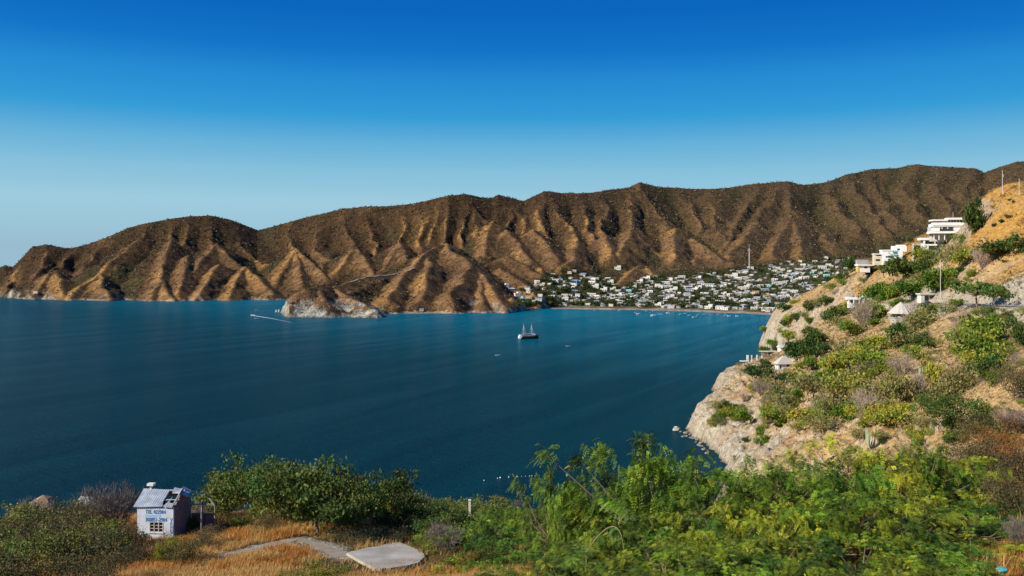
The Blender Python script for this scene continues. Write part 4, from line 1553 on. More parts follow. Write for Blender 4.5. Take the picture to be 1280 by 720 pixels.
def small_boat(kind):
    o = link('small_boat', hull_mesh(7.5, 2.3, 0.95, W['paint'] if kind != 1 else W['blue']))
    MB().box(-3.2, 2.0, -0.8, 0.8, 0.96, 1.02).build('floor_boards', W['cream'], o)
    if kind == 2:
        c = MB()
        c.box(-2.2, 1.4, -0.95, 0.95, 2.35, 2.45)
        for x in (-2.0, 1.2):
            for y in (-.85, .85):
                c.box(x - .05, x + .05, y - .05, y + .05, 0.96, 2.35)
        c.build('sunshade', W['white'], o)
    MB().box(-4.05, -3.77, -.25, .25, 0.35, 1.5).build('outboard_motor', W['dark'], o)
    return o


def build_boats():
    rg = random.Random(3)
    protos = [small_boat(0), small_boat(1), small_boat(2)]
    used = [0, 0, 0]
    spots = [(797.5, 392.5, 1.2), (808, 389, .9), (817, 389, .9), (825.5, 393.2, 1.35), (835, 391.6, 1.1), (850.6, 393.2, 1.15), (862, 394.4, 1.2), (868, 397, 1.4),
             (873, 394, 1.0), (889, 394, .9), (890.8, 395.6, .9), (907, 394.5, 1.0), (911, 395.2, 1.0), (794, 391, .9), (797, 394, .9), (744, 388.4, 1.0),
             (774, 388.6, .9), (760, 389.4, 1.0), (813, 391.4, .9), (921, 395.2, .8), (880, 393, .9), (843, 390.6, .8), (898, 393.6, .8), (856, 391.8, .8)]
    for i, (u, v, s) in enumerate(spots):
        k = [0, 2, 0, 1, 2, 0, 0][i % 7]
        X, Y = seapx(u, v)
        o = protos[k] if used[k] == 0 else copy_tree(protos[k])
        used[k] = 1
        o.location = (X, Y, 0.05)
        o.rotation_euler = (0, 0, rg.uniform(-0.5, 0.9) + (math.pi if rg.random() < .3 else 0))
        o.scale = (s, s, s)
        o['category'] = 'boat'
        o['group'] = 'small boats moored off the town beach'
        later(o, ['white open boat', 'blue open boat', 'white boat with a sunshade'][k] + ' moored off the town beach', u)
    # the two mid bay, the two by the western headland
    for (u, v, s, lb) in [(622, 444.6, .75, 'lone little white boat drifting in the open bay below the dark ship'), (710, 433, .75, 'lone little white boat in the open bay beyond the dark ship'),
                          (321, 398.4, 1.1, 'small white boat just behind the speedboat wake'), (321, 388, 1.0, 'small pale boat between the speedboat and the far shore')]:
        X, Y = seapx(u, v)
        o = copy_tree(protos[0])
        o.location = (X, Y, .05)
        o.rotation_euler = (0, 0, 0.2)
        o.scale = (s, s, s)
        o['category'] = 'boat'
        o['label'] = lb
        if 'group' in o:
            del o['group']
    for i, (u, v) in enumerate([(345.5, 390), (348.8, 390.2)]):
        X, Y = seapx(u, v)
        rock_at(X, Y, -0.5, 2.6, ['slim sea stack off the western promontory, farther from it', 'slim sea stack nearest the western promontory'][i], 2.2)
    # larger boat among the moored ones
    X, Y = seapx(818, 395.2)
    o = thing('motor_yacht', 'largest white motor boat moored off the town beach', 'boat', (X, Y, .05), 0.25)
    link('hull', hull_mesh(15, 4.2, 1.9, W['paint']), o)
    c = MB().box(-4.5, 2.5, -1.5, 1.5, 1.95, 3.7)
    c.build('cabin', W['paint'], o)
    MB().box(-4.2, 2.54, -1.54, 1.54, 2.6, 3.2).build('window', W['glass'], o)
    MB().box(-5.2, 3.0, -1.8, 1.8, 3.72, 3.85).build('cabin_roof', W['white'], o)
    # speedboat with its wake
    X, Y = seapx(316, 394.4)
    o = thing('speedboat', 'white speedboat racing toward the open sea with a long foaming wake', 'boat', (X, Y, .15), R(172))
    link('hull', hull_mesh(8.5, 2.6, 1.2, W['paint']), o)
    MB().box(-1.0, 0.9, -.8, .8, 1.25, 2.0).build('windscreen', W['glass'], o)
    x1, y1 = seapx(340, 398.2)
    x2, y2 = seapx(366, 403.5)
    A = Acc()
    pts = [(X, Y), ((X * .7 + x1 * .3), (Y * .7 + y1 * .3)), ((X * .35 + x1 * .65), (Y * .35 + y1 * .65)), (x1, y1), ((x1 + x2) / 2, (y1 + y2) / 2), (x2, y2)]
    wd = [2.2, 3.2, 2.6, 1.7, 1.0, 0.3]
    V = []
    for (x, y), w_ in zip(pts, wd):
        V += [(x + w_ * .4, y - w_ * 2.0, .12), (x - w_ * .4, y + w_ * 2.0, .12)]
    A.add(V, [(2 * i, 2 * i + 2, 2 * i + 3, 2 * i + 1) for i in range(len(pts) - 1)])
    link('wake_foam', A.mesh('wake_foam', [M_FOAM]), kind='stuff')
    # floats of the swimming line
    fl = MB()
    fl.tube([(0, 0, -.25), (0, 0, -.15), (0, 0, .2), (0, 0, .45)], [.12, .4, .4, .1], 8)
    me = fl.A.mesh('buoy', [W['paint']], True)
    for i, (u, v, s) in enumerate([(605, 600.8, 1.0), (622, 598, .9), (625.4, 597.4, 1.35), (636, 596.6, 1.1), (646.5, 596.1, .9), (652, 595.6, .6), (657, 595.4, .6), (662, 595.2, .7), (665, 595, .7), (669, 594.6, .6), (674, 594.3, .6)]):
        X, Y = seapx(u, v)
        o = link('buoy', me, None, (X, Y, .05), None, 'buoy', 'white floats of the rope line', None, None, s * .7)
        later(o, 'white float of the rope line on the water', u)


def rock_at(x, y, z, r, label, hz=0.8, name='boulder', mat=None, group=None):
    rg = np.random.default_rng(int(abs(x * 7 + y * 3)) % 9999)
    bm = bmesh.new()
    bmesh.ops.create_icosphere(bm, subdivisions=2, radius=1.0)
    for v in bm.verts:
        n = 1 + 0.22 * rg.normal() * 0.6
        v.co = Vector((v.co.x * r * n, v.co.y * r * n * 0.85, v.co.z * r * n * hz))
    me = bpy.data.meshes.new(name)
    bm.to_mesh(me)
    bm.free()
    me.materials.append(mat or M_ROCK)
    return link(name, me, None, (x, y, z), label, 'rock', group, None, (0, 0, rg.uniform(0, 6)))


M_ROCK = mat_plain('pale_rock', (0.46, 0.43, 0.38), 0.95, 0.3, 0.8, 0.6, dirt=(0.2, 0.17, 0.14))
build_boats()


def build_ship():
    X, Y = seapx(661, 423.5)
    o = thing('sailing_ship', 'dark wooden two-masted excursion ship with a white end anchored mid bay', 'ship', (X, Y, 0), R(14))
    s = Y / F
    L = 25 * s
    m_h = mat_plain('tarred_hull', (0.030, 0.024, 0.020), 0.6, 0.4, 0.4)
    link('hull', hull_mesh(L, 7.0, 3.2, m_h, sheer=0.45), o)
    # white stern house on the sunny end
    h = MB().hexa([(-L / 2 - .9, -3.3, 2.0), (-L / 2 + 3.4, -3.3, 2.0), (-L / 2 + 3.4, 3.3, 2.0), (-L / 2 - .9, 3.3, 2.0),
                   (-L / 2 + .6, -3.1, 5.8), (-L / 2 + 3.2, -3.1, 5.4), (-L / 2 + 3.2, 3.1, 5.4), (-L / 2 + .6, 3.1, 5.8)])
    h.hexa([(-L / 2 - .35, -3.0, .3), (-L / 2 + 1.2, -3.56, .3), (-L / 2 + 1.2, 3.56, .3), (-L / 2 - .35, 3.0, .3),
            (-L / 2 - .9, -3.3, 1.98), (-L / 2 + 1.2, -3.58, 1.98), (-L / 2 + 1.2, 3.58, 1.98), (-L / 2 - .9, 3.3, 1.98)])
    st = h.build('stern_cabin', W['paint'], o)
    d = MB().box(-L / 2 + 4.4, L / 2 - 5, -2.7, 2.7, 3.5, 5.0)
    d.build('deck_house', W['wood'], o)
    wn = MB()
    for i in range(7):
        x = -L / 2 + 5.5 + i * 2.1
        wn.box(x, x + 1.1, -2.74, -2.66, 3.9, 4.7)
    wn.build('window', W['cream'], o)
    cn = MB()
    cn.box(-L / 2 + 5.0, L / 2 - 9, -2.6, 2.6, 6.6, 6.75)
    for x in np.linspace(-L / 2 + 5.2, L / 2 - 9.2, 5):
        for y in (-2.5, 2.5):
            cn.box(x - .08, x + .08, y - .08, y + .08, 5.0, 6.6)
    cn.build('deck_canopy', W['grey'], o)
    MB().hexa([(L / 2 - 8.4, -2.2, 5.02), (L / 2 - 4.5, -2.0, 5.02), (L / 2 - 4.5, 2.0, 5.02), (L / 2 - 8.4, 2.2, 5.02),
               (L / 2 - 8.2, -2.0, 6.9), (L / 2 - 4.9, -1.8, 6.7), (L / 2 - 4.9, 1.8, 6.7), (L / 2 - 8.2, 2.0, 6.9)]).build('wheelhouse', W['paint'], o)
    for i, x in enumerate((-L / 2 + 6.5, L / 2 - 9.6)):
        m = MB().tube([(x, 0, 3), (x - (.6 if i == 0 else 0), 0, 20.5)], [.34, .2], 6)
        mo = m.build('mast', W['metal'], o)
        y_ = MB().tube([(x, -4.2, 13.6), (x, 4.2, 13.6)], .14, 5)
        y_.build('yard', W['pole'], mo)
        rg_ = MB()
        for sx, sy in ((-3.4, -3.0), (3.4, -3.0), (-3.4, 3.0), (3.4, 3.0), (-1.2, -3.2), (1.2, -3.2)):
            rg_.tube([(x, 0, 18.8), (x + sx, sy, 3.6)], .07, 3)
        rg_.build('rigging', W['metal'], mo)
    MB().tube([(L / 2 - 1.5, 0, 4.2), (L / 2 + 4.0, 0, 6.4)], [.2, .1], 5).build('bowsprit', W['wood'], o)
    rl = MB()
    for y in (-3.3, 3.3):
        rl.tube([(-L / 2 + 4.5, y, 4.5), (L / 2 - 8, y, 4.5)], .06, 4)
        for x in np.linspace(-L / 2 + 4.5, L / 2 - 8, 9):
            rl.tube([(x, y, 3.3), (x, y, 4.5)], .05, 3)
    rl.build('railing', W['pole'], o)


build_ship()


def strip(name, pts, width, mat, zoff, kind='structure', zfun=None):
    """a ribbon laid on the ground along a line of points"""
    P = [np.array(p, float) for p in pts]
    Q = []
    for i in range(len(P) - 1):
        n = max(2, int(np.linalg.norm(P[i + 1] - P[i]) / (width * 1.2)))
        for k in range(n):
            Q.append(P[i] + (P[i + 1] - P[i]) * k / n)
    Q.append(P[-1])
    V = []
    for i, q in enumerate(Q):
        d = Q[min(i + 1, len(Q) - 1)] - Q[max(i - 1, 0)]
        s = np.array([-d[1], d[0], 0])
        s /= np.linalg.norm(s)
        for k in (-1, 0, 1):
            r = q + s * k * width / 2
            z = zfun(r[0], r[1]) if zfun else q[2]
            V.append((r[0], r[1], z + zoff))
    n = len(Q)
    f = []
    for i in range(n - 1):
        for k in (0, 1):
            f.append((i * 3 + k, i * 3 + k + 1, (i + 1) * 3 + k + 1, (i + 1) * 3 + k))
    return link(name, new_mesh(name, V, np.array(f), [mat]), kind=kind)


M_TRACK = mat_plain('pale_track', (0.30, 0.24, 0.16), 0.95, 0.2, 0.3)
TRK = [p for p in (far_hit(u, v, 1700, 2700) for u, v in [(437, 352.5), (446, 349.5), (456, 346.8), (468, 345.6), (482, 344.0), (496, 341.6), (510, 338.8), (518, 335)]) if p]
strip('mountain_road', TRK, 5.0, M_TRACK, 0.6, zfun=farz)

STREETS = [[(786, 372), (815, 368.5), (838, 365.5), (862, 363), (890, 359), (925, 355), (960, 351)], [(860, 384), (875, 374), (884, 366), (893, 358)], [(700, 382), (716, 372), (724, 362), (716, 350)], [(900, 386), (935, 373), (968, 362), (1000, 350)]]
for st in STREETS:
    q = [p for p in (far_hit(u, v, 1700, 3200) for u, v in st) if p]
    strip('street', q, 6.5, mat_plain('dusty_street', (0.36, 0.31, 0.24), 0.95, 0.15, 0.3), 0.5, zfun=farz)
# ------------------------------------------------------------------ buildings of the headland
class House:
    """a house drawn up in metres: x along the front, y into the hill, z up; boxes go in by the name of their part"""

    def __init__(self, name, label, loc, rz, cat='house'):
        self.o = thing(name, label, cat, loc, rz)
        self.n = 0

    def part(self, name, mat, boxes, parent=None, label=None):
        m = MB()
        for b in boxes:
            m.box(*b)
        return m.build(name, W[mat] if isinstance(mat, str) else mat, parent or self.o, label=label)


def villa():
    p = px(1187, 296, 720)
    s = 720 / F / 12.0
    g = lambda zx: (zx - 564) * s
    h = lambda zy: (445 - zy) * s - 0.6
    v = House('hillside_villa', 'large white terraced modern villa with flat slab roofs high on the headland', p, R(-9))
    # storeys from bottom to top
    v.part('wall', 'villa', [(g(640), g(780), -1.0, 9, h(470), h(352)), (g(610), g(818), -2.2, 9, h(350), h(268))], label='plain white wall block on the uphill end')
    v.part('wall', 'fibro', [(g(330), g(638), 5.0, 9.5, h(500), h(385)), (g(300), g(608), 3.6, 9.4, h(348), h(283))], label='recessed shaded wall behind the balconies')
    v.part('floor_slab', 'villa', [(g(286), g(660), -3.4, 9, h(383), h(352)), (g(312), g(812), -3.0, 9, h(281), h(240))])
    v.part('balcony_parapet', 'villa', [(g(286), g(405), -3.6, -3.38, h(350), h(298)), (g(312), g(836), -3.35, -3.02, h(262), h(222))])
    v.part('balcony_glass', 'glass', [(g(410), g(600), -3.3, -3.24, h(349), h(318))])
    v.part('top_storey', 'cream', [(g(345), g(530), 1.5, 8, h(238), h(196)), (g(532), g(828), 0.4, 8, h(238), h(180))])
    v.part('roof', 'villa', [(g(315), g(531), -1.6, 9, h(194), h(174)), (g(538), g(842), -1.8, 9, h(178), h(150))])
    for i in range(7):
        x = 548 + i * 41
        w_ = v.part('window', 'glass', [(g(x), g(x + 29), 0.30, 0.42, h(222), h(184))])
    for i in range(3):
        x = 362 + i * 36
        v.part('window', 'terracotta', [(g(x), g(x + 22), 1.40, 1.52, h(236), h(200))])
    for x in (320, 405, 440, 520):
        v.part('column', 'villa', [(g(x), g(x + 8), -2.6, -2.2, h(347), h(284))])
    for x in (330, 400, 480):
        v.part('column', 'villa', [(g(x), g(x + 10), -1.8, -1.3, h(480), h(386))])
    v.part('door', 'terracotta', [(g(448), g(472), 3.45, 3.55, h(346), h(295))])
    v.part('door', 'terracotta', [(g(490), g(512), 3.45, 3.55, h(346), h(295))])
    v.part('window', 'dark', [(g(660), g(690), -1.06, -0.96, h(380), h(362))])
    v.part('window', 'dark', [(g(795), g(815), -2.26, -2.16, h(282), h(268))])
    MB().tube([(g(630), 3, h(150)), (g(630), 3, h(60))], .12, 5).build('antenna', W['pole'], v.o)
    # the lower house of the same terrace
    p = px(1168, 309, 738)
    s2 = 738 / F / 12.0
    g = lambda zx: (zx - 336) * s2
    h = lambda zy: (600 - zy) * s2 - 1.0
    v = House('hillside_villa', 'white flat-roofed house with open terraces, lower and beside the large villa', p, R(-9))
    v.part('roof', 'villa', [(g(134), g(505), -2.5, 8, h(476), h(440))])
    v.part('wall', 'villa', [(g(395), g(500), -1.2, 8, h(640), h(478))], label='plain white wall block')
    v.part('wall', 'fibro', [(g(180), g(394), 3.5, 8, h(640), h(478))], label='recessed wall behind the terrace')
    v.part('floor_slab', 'villa', [(g(170), g(394), -2.0, 3.4, h(560), h(535))])
    v.part('column', 'villa', [(g(172), g(196), -2.0, -1.2, h(533), h(478))])
    v.part('column', 'villa', [(g(172), g(245), -2.0, -0.5, h(660), h(562))])
    v.part('column', 'villa', [(g(330), g(342), -1.9, -1.4, h(533), h(478))])
    v.part('window', 'dark', [(g(200), g(262), 3.40, 3.52, h(530), h(486))])
    v.part('window', 'dark', [(g(272), g(325), 3.40, 3.52, h(530), h(486))])
    v.part('door', 'terracotta', [(g(348), g(378), 3.40, 3.52, h(534), h(484))])
    v.part('terrace_wall', 'grey', [(g(250), g(392), -1.6, -1.2, h(650), h(622))])
    v.part('window', 'dark', [(g(425), g(455), -1.28, -1.18, h(545), h(520))])
    # the turquoise and white house
    p = px(1111, 327, 795)
    s3 = 795 / F / 12.0
    g = lambda zx: (zx - 732) * s3
    h = lambda zy: (470 - zy) * s3 - 1.2
    v = House('hillside_house', 'white and turquoise stepped house on the ridge left of the villas', p, R(-8))
    v.part('wall', 'villa', [(g(640), g(930), 0, 9, h(500), h(290))])
    v.part('upper_storey', 'villa', [(g(805), g(1000), 2.5, 9.5, h(300), h(215)), (g(870), g(985), 3.5, 9.0, h(214), h(198))])
    v.part('side_wing', 'cream', [(g(530), g(638), 1.0, 8, h(500), h(345))])
    v.part('roof', 'villa', [(g(522), g(642), 0.2, 8.4, h(343), h(328)), (g(632), g(860), -0.5, 9, h(288), h(272))])
    v.part('facade_panel', 'aqua', [(g(795), g(858), -0.22, -0.02, h(372), h(292)), (g(700), g(860), -0.25, -0.02, h(470), h(442))])
    v.part('balcony_parapet', 'villa', [(g(655), g(800), -1.4, -0.03, h(440), h(392))])
    for (a, b, c, d) in ((685, 795, 388, 368), (805, 850, 330, 310), (720, 760, 438, 424), (850, 880, 446, 422)):
        v.part('window', 'dark', [(g(a), g(b), -0.30, -0.20 if b != 795 else -0.02, h(c), h(d))])
    v.part('window', 'dark', [(g(550), g(612), 0.9, 1.02, h(440), h(412))])
    v.part('window', 'dark', [(g(560), g(625), 0.9, 1.02, h(365), h(348))])
    v.part('window', 'dark', [(g(862), g(900), 2.4, 2.52, h(280), h(255))])
    v.part('window', 'dark', [(g(900), g(938), 3.4, 3.52, h(236), h(222))])
    # small low house at the end of the ridge
    p = px(1082, 336.5, 835)
    s4 = 835 / F / 12.0
    g = lambda zx: (zx - 385) * s4
    h = lambda zy: (575 - zy) * s4 - 0.8
    v = House('hillside_house', 'small low white house with an overhanging slab roof at the end of the ridge', p, R(0))
    v.part('wall', 'villa', [(g(310), g(450), 0, 6, h(610), h(512))])
    v.part('wall', 'yellow', [(g(268), g(308), 0.5, 5, h(600), h(520))], label='yellow side wall')
    v.part('roof', 'villa', [(g(262), g(505), -1.5, 7, h(511), h(490))])
    v.part('window', 'dark', [(g(365), g(412), -0.06, 0.05, h(550), h(522))])
    v.part('roof_terrace', 'grey', [(g(272), g(440), 2.0, 6, h(489), h(420))])
    # white house with a stair tower, lower down
    p = near_hit(1072, 384, 500, 800) or px(1072, 384, 690)
    s5 = p[1] / F / 9.0
    g = lambda zx: (zx - 290) * s5
    h = lambda zy: (212 - zy) * s5 - 0.4
    v = House('hillside_house', 'white house with a wide flat roof and pillared porch left of the thatched pavilion', (p[0], p[1], p[2] + 1.0), R(-4))
    v.part('roof', 'villa', [(g(172), g(432), -2.0, 6, h(134), h(106))])
    v.part('wall', 'villa', [(g(200), g(370), 2.0, 6, h(230), h(136)), (g(345), g(392), -0.5, 3, h(105), h(74))])
    v.part('porch_wall', 'villa', [(g(172), g(292), -1.9, -1.4, h(215), h(182))])
    for x in (182, 236, 296, 340):
        v.part('column', 'villa', [(g(x), g(x + 9), -1.85, -1.3, h(181), h(136))])
    v.part('window', 'dark', [(g(298), g(326), 1.9, 2.05, h(178), h(142))])
    v.part('window', 'dark', [(g(225), g(255), 1.9, 2.05, h(172), h(142))])
    # open roof shelter above it
    p = px(1064, 371.5, 760)
    v = House('open_shelter', 'small grey open shelter standing on the slope above the pillared white house', p, 0, 'shelter')
    v.part('roof', 'fibro', [(-3.6, 3.6, -2, 2, 3.4, 3.7)])
    v.part('wall', 'grey', [(-3.4, 3.4, 1.2, 1.6, -1, 1.2)])
    for x in (-3.2, 0, 3.0):
        v.part('column', 'fibro', [(x - .14, x + .14, -1.7, -1.4, -1.2, 3.4)])


villa()


def thatched():
    # pavilion beside the road
    p = px(1126, 396.5, 602)
    s = 602 / F
    o = thing('thatched_pavilion', 'large grey cone-roofed thatched pavilion on pillars below the roadside', 'pavilion', p)
    MB().cone((0, 0), 15.5 * s, 2.6, 2.6 + 14.5 * s, 28, 0.06).build('thatch_roof', W['thatch'], o)
    f = MB()
    f.box(-6.2, 6.2, -5.2, 5.2, -0.5, 0.0)
    f.build('floor', W['concrete'], o)
    for a in range(10):
        t = a * math.pi * 2 / 10
        MB().tube([(5.6 * math.cos(t), 4.8 * math.sin(t), 0), (5.6 * math.cos(t), 4.8 * math.sin(t), 3.2)], .16, 6).build('post', W['pole'], o)
    MB().box(-5.0, 5.0, 2.0, 2.3, 0.01, 2.2).build('back_wall', W['white'], o)
    MB().box(-4.0, 4.0, -5.0, -4.8, 0.01, 0.9).build('railing_wall', W['white'], o)
    MB().box(-5.8, -1.0, -5.0, 3.0, -4.5, -0.51).build('foundation', W['concrete'], o)
    # stair ramp falling down the slope
    pts = []
    for (u, v) in [(1119, 404), (1116, 414), (1112, 424), (1108, 436)]:
        q = near_hit(u, v, 350, 700)
        if q:
            pts.append(q)
    if len(pts) > 1:
        m = MB()
        for a, b in zip(pts[:-1], pts[1:]):
            n = 8
            for k in range(n):
                c = [a[i] + (b[i] - a[i]) * (k + .5) / n for i in range(3)]
                d = math.hypot(b[0] - a[0], b[1] - a[1]) / n
                m.box(c[0] - 2.0, c[0] + 2.0, c[1] - d * .52, c[1] + d * .52, c[2] - 1.5, c[2] + 0.35 + 0.002 * k)
        o = m.build('hillside_stair', W['concrete'], None)
        o['label'] = 'pale concrete stair running down the slope below the thatched pavilion'
        o['category'] = 'stair'
    # retaining terrace between pavilion and road
    m = MB()
    q = px(1150, 385, 606)
    o = thing('retaining_wall', 'pale retaining wall and terrace between the thatched pavilion and the road', 'wall', q)
    MB().box(-8, 9, -2.2, 0, -4.5, 1.2).build('wall', W['concrete'], o)
    for x in (-6.5, -3.5, -.5, 2.5, 5.5):
        MB().box(x - .2, x + .2, -2.0, -1.6, 1.21, 2.0).build('post', W['concrete'], o)
    # the round hut lower down
    p = px(980, 459.5, 562)
    s = 562 / F / 10.29
    g = lambda zx: (zx - 710) * s
    h = lambda zy: (430 - zy) * s
    o = thing('thatched_hut', 'small white hut with a pointed grey thatched roof above the sea cliff', 'hut', p, R(8))
    m = MB()
    m.A.add([(g(585), -3.6, h(378)), (g(832), -3.6, h(378)), (g(832), 3.6, h(378)), (g(585), 3.6, h(378)), (g(690), -.5, h(280)), (g(728), -.5, h(280)), (g(728), .5, h(280)), (g(690), .5, h(280))],
            [(0, 3, 2, 1), (4, 5, 6, 7), (0, 1, 5, 4), (1, 2, 6, 5), (2, 3, 7, 6), (3, 0, 4, 7)])
    m.build('thatch_roof', W['thatch'], o)
    MB().box(g(610), g(810), -2.6, 3.0, h(470), h(379)).build('wall', W['white'], o)
    MB().box(g(628), g(648), -2.66, -2.55, h(440), h(392)).build('door', W['dark'], o)
    MB().box(g(720), g(760), -2.66, -2.55, h(410), h(386)).build('window', W['dark'], o)
    MB().box(g(560), g(668), -4.6, -2.4, h(600), h(440)).build('terrace_wall', W['white'], o)
    MB().box(g(600), g(640), -4.66, -4.55, h(520), h(462)).build('window', W['dark'], o)
    MB().box(g(665), g(700), -4.0, -2.7, h(540), h(470)).build('stair', W['concrete'], o)
    # grey roofs on the rim behind the hut
    p = px(981, 436, 730)
    o = thing('hillside_house', 'grey roofed house half hidden by trees on the rim behind the pointed hut', 'house', p, R(10))
    MB().box(-4.5, 4.5, -2, 4, -3, 1.0).build('wall', W['white'], o)
    MB().gable(-5.4, 5.4, -3, 4.5, 1.01, 3.8, 'x').build('roof', W['fibro'], o)
    MB().box(2.4, 3.6, -2.06, -1.95, -.6, .6).build('window', W['dark'], o)
    p = px(960, 442.5, 735)
    o = thing('beach_shelter', 'flat slab roof on posts at the cliff rim left of the grey roofed house', 'shelter', p, R(4))
    MB().box(-6.5, 7.5, -3.5, 3.5, 2.0, 2.45).build('roof', W['fibro'], o)
    MB().box(-4.5, 6, 2.2, 2.6, -2, 2.0).build('wall', W['grey'], o)
    for x in (-6, -1.5, 3, 7):
        MB().box(x - .15, x + .15, -3.1, -2.8, -2, 2.0).build('post', W['grey'], o)
    p = px(930.5, 451.2, 690)
    o = thing('lookout_terrace', 'white concrete lookout slab jutting out at the cliff tip with bare posts', 'terrace', p, R(0))
    MB().box(-3.2, 2.8, -2, 2, -.35, .25).build('floor', W['white'], o)
    MB().box(0.2, 2.6, -1.5, 1.5, -4, -.36).build('foundation', W['concrete'], o)
    for i, (u, v, hh, w_, lb) in enumerate([(934.5, 452, 6.2, .75, 'thick white post at the tip of the lookout terrace'), (939.6, 450.6, 5.2, .35, 'thin white post second from the cliff tip'),
                                           (946.3, 450, 5.0, .5, 'leaning pale post in the dry grass behind the lookout terrace'), (952.4, 446.5, 2.2, .5, 'short white post nearest the slab roof')]):
        q = near_hit(u, v + 1.5, 500, 800) or px(u, v, 690)
        MB().box(-w_, w_, -w_, w_, -1, hh).build('stone_post', W['white'], None, loc=q, label=lb, cat='post')
    # roadside building and its blue-grey gate
    p = px(1160, 375, 622)
    s = 622 / F / 9
    g = lambda zx: (zx - 1050) * s
    h = lambda zy: (112 - zy) * s
    o = thing('roadside_house', 'low white roadside house with a flat roof and dark doorway behind the parked car', 'house', p, R(5))
    MB().box(g(960), g(1000), -1, 4, -2, h(52)).build('wall', W['white'], o)
    MB().box(g(1001), g(1180), .6, 4, -2, h(52)).build('wall', W['white'], o)
    MB().box(g(945), g(1185), -1.5, 4.5, h(51), h(38)).build('roof', W['white'], o)
    MB().box(g(1010), g(1062), .5, .62, -.5, h(62)).build('door', W['glass'], o)
    MB().box(g(1075), g(1120), .5, .62, h(95), h(66)).build('window', W['glass'], o)
    # ivy wall beside the villas
    p = px(1147, 325, 770)
    o = thing('garden_wall', 'white upright garden wall overgrown with bright green ivy between the houses', 'wall', p, 0)
    MB().box(-3.8, 3.8, 0, 1.2, -3, 14).build('wall', W['white'], o)
    rg = np.random.default_rng(4)
    P = np.stack([rg.uniform(-3.6, 3.8, 900), rg.uniform(-.5, -.05, 900), rg.uniform(-3, 13.2, 900)], -1)
    V, Fq = leaf_quads(P, 1.0, .8, rg, 0.1, .5)
    c = np.array([0.085, 0.14, 0.015]) * rg.uniform(.6, 1.3, (900, 1))
    link('ivy', new_mesh('ivy', V, Fq, [M_LEAF], np.repeat(c, 4, axis=0)), o)


thatched()


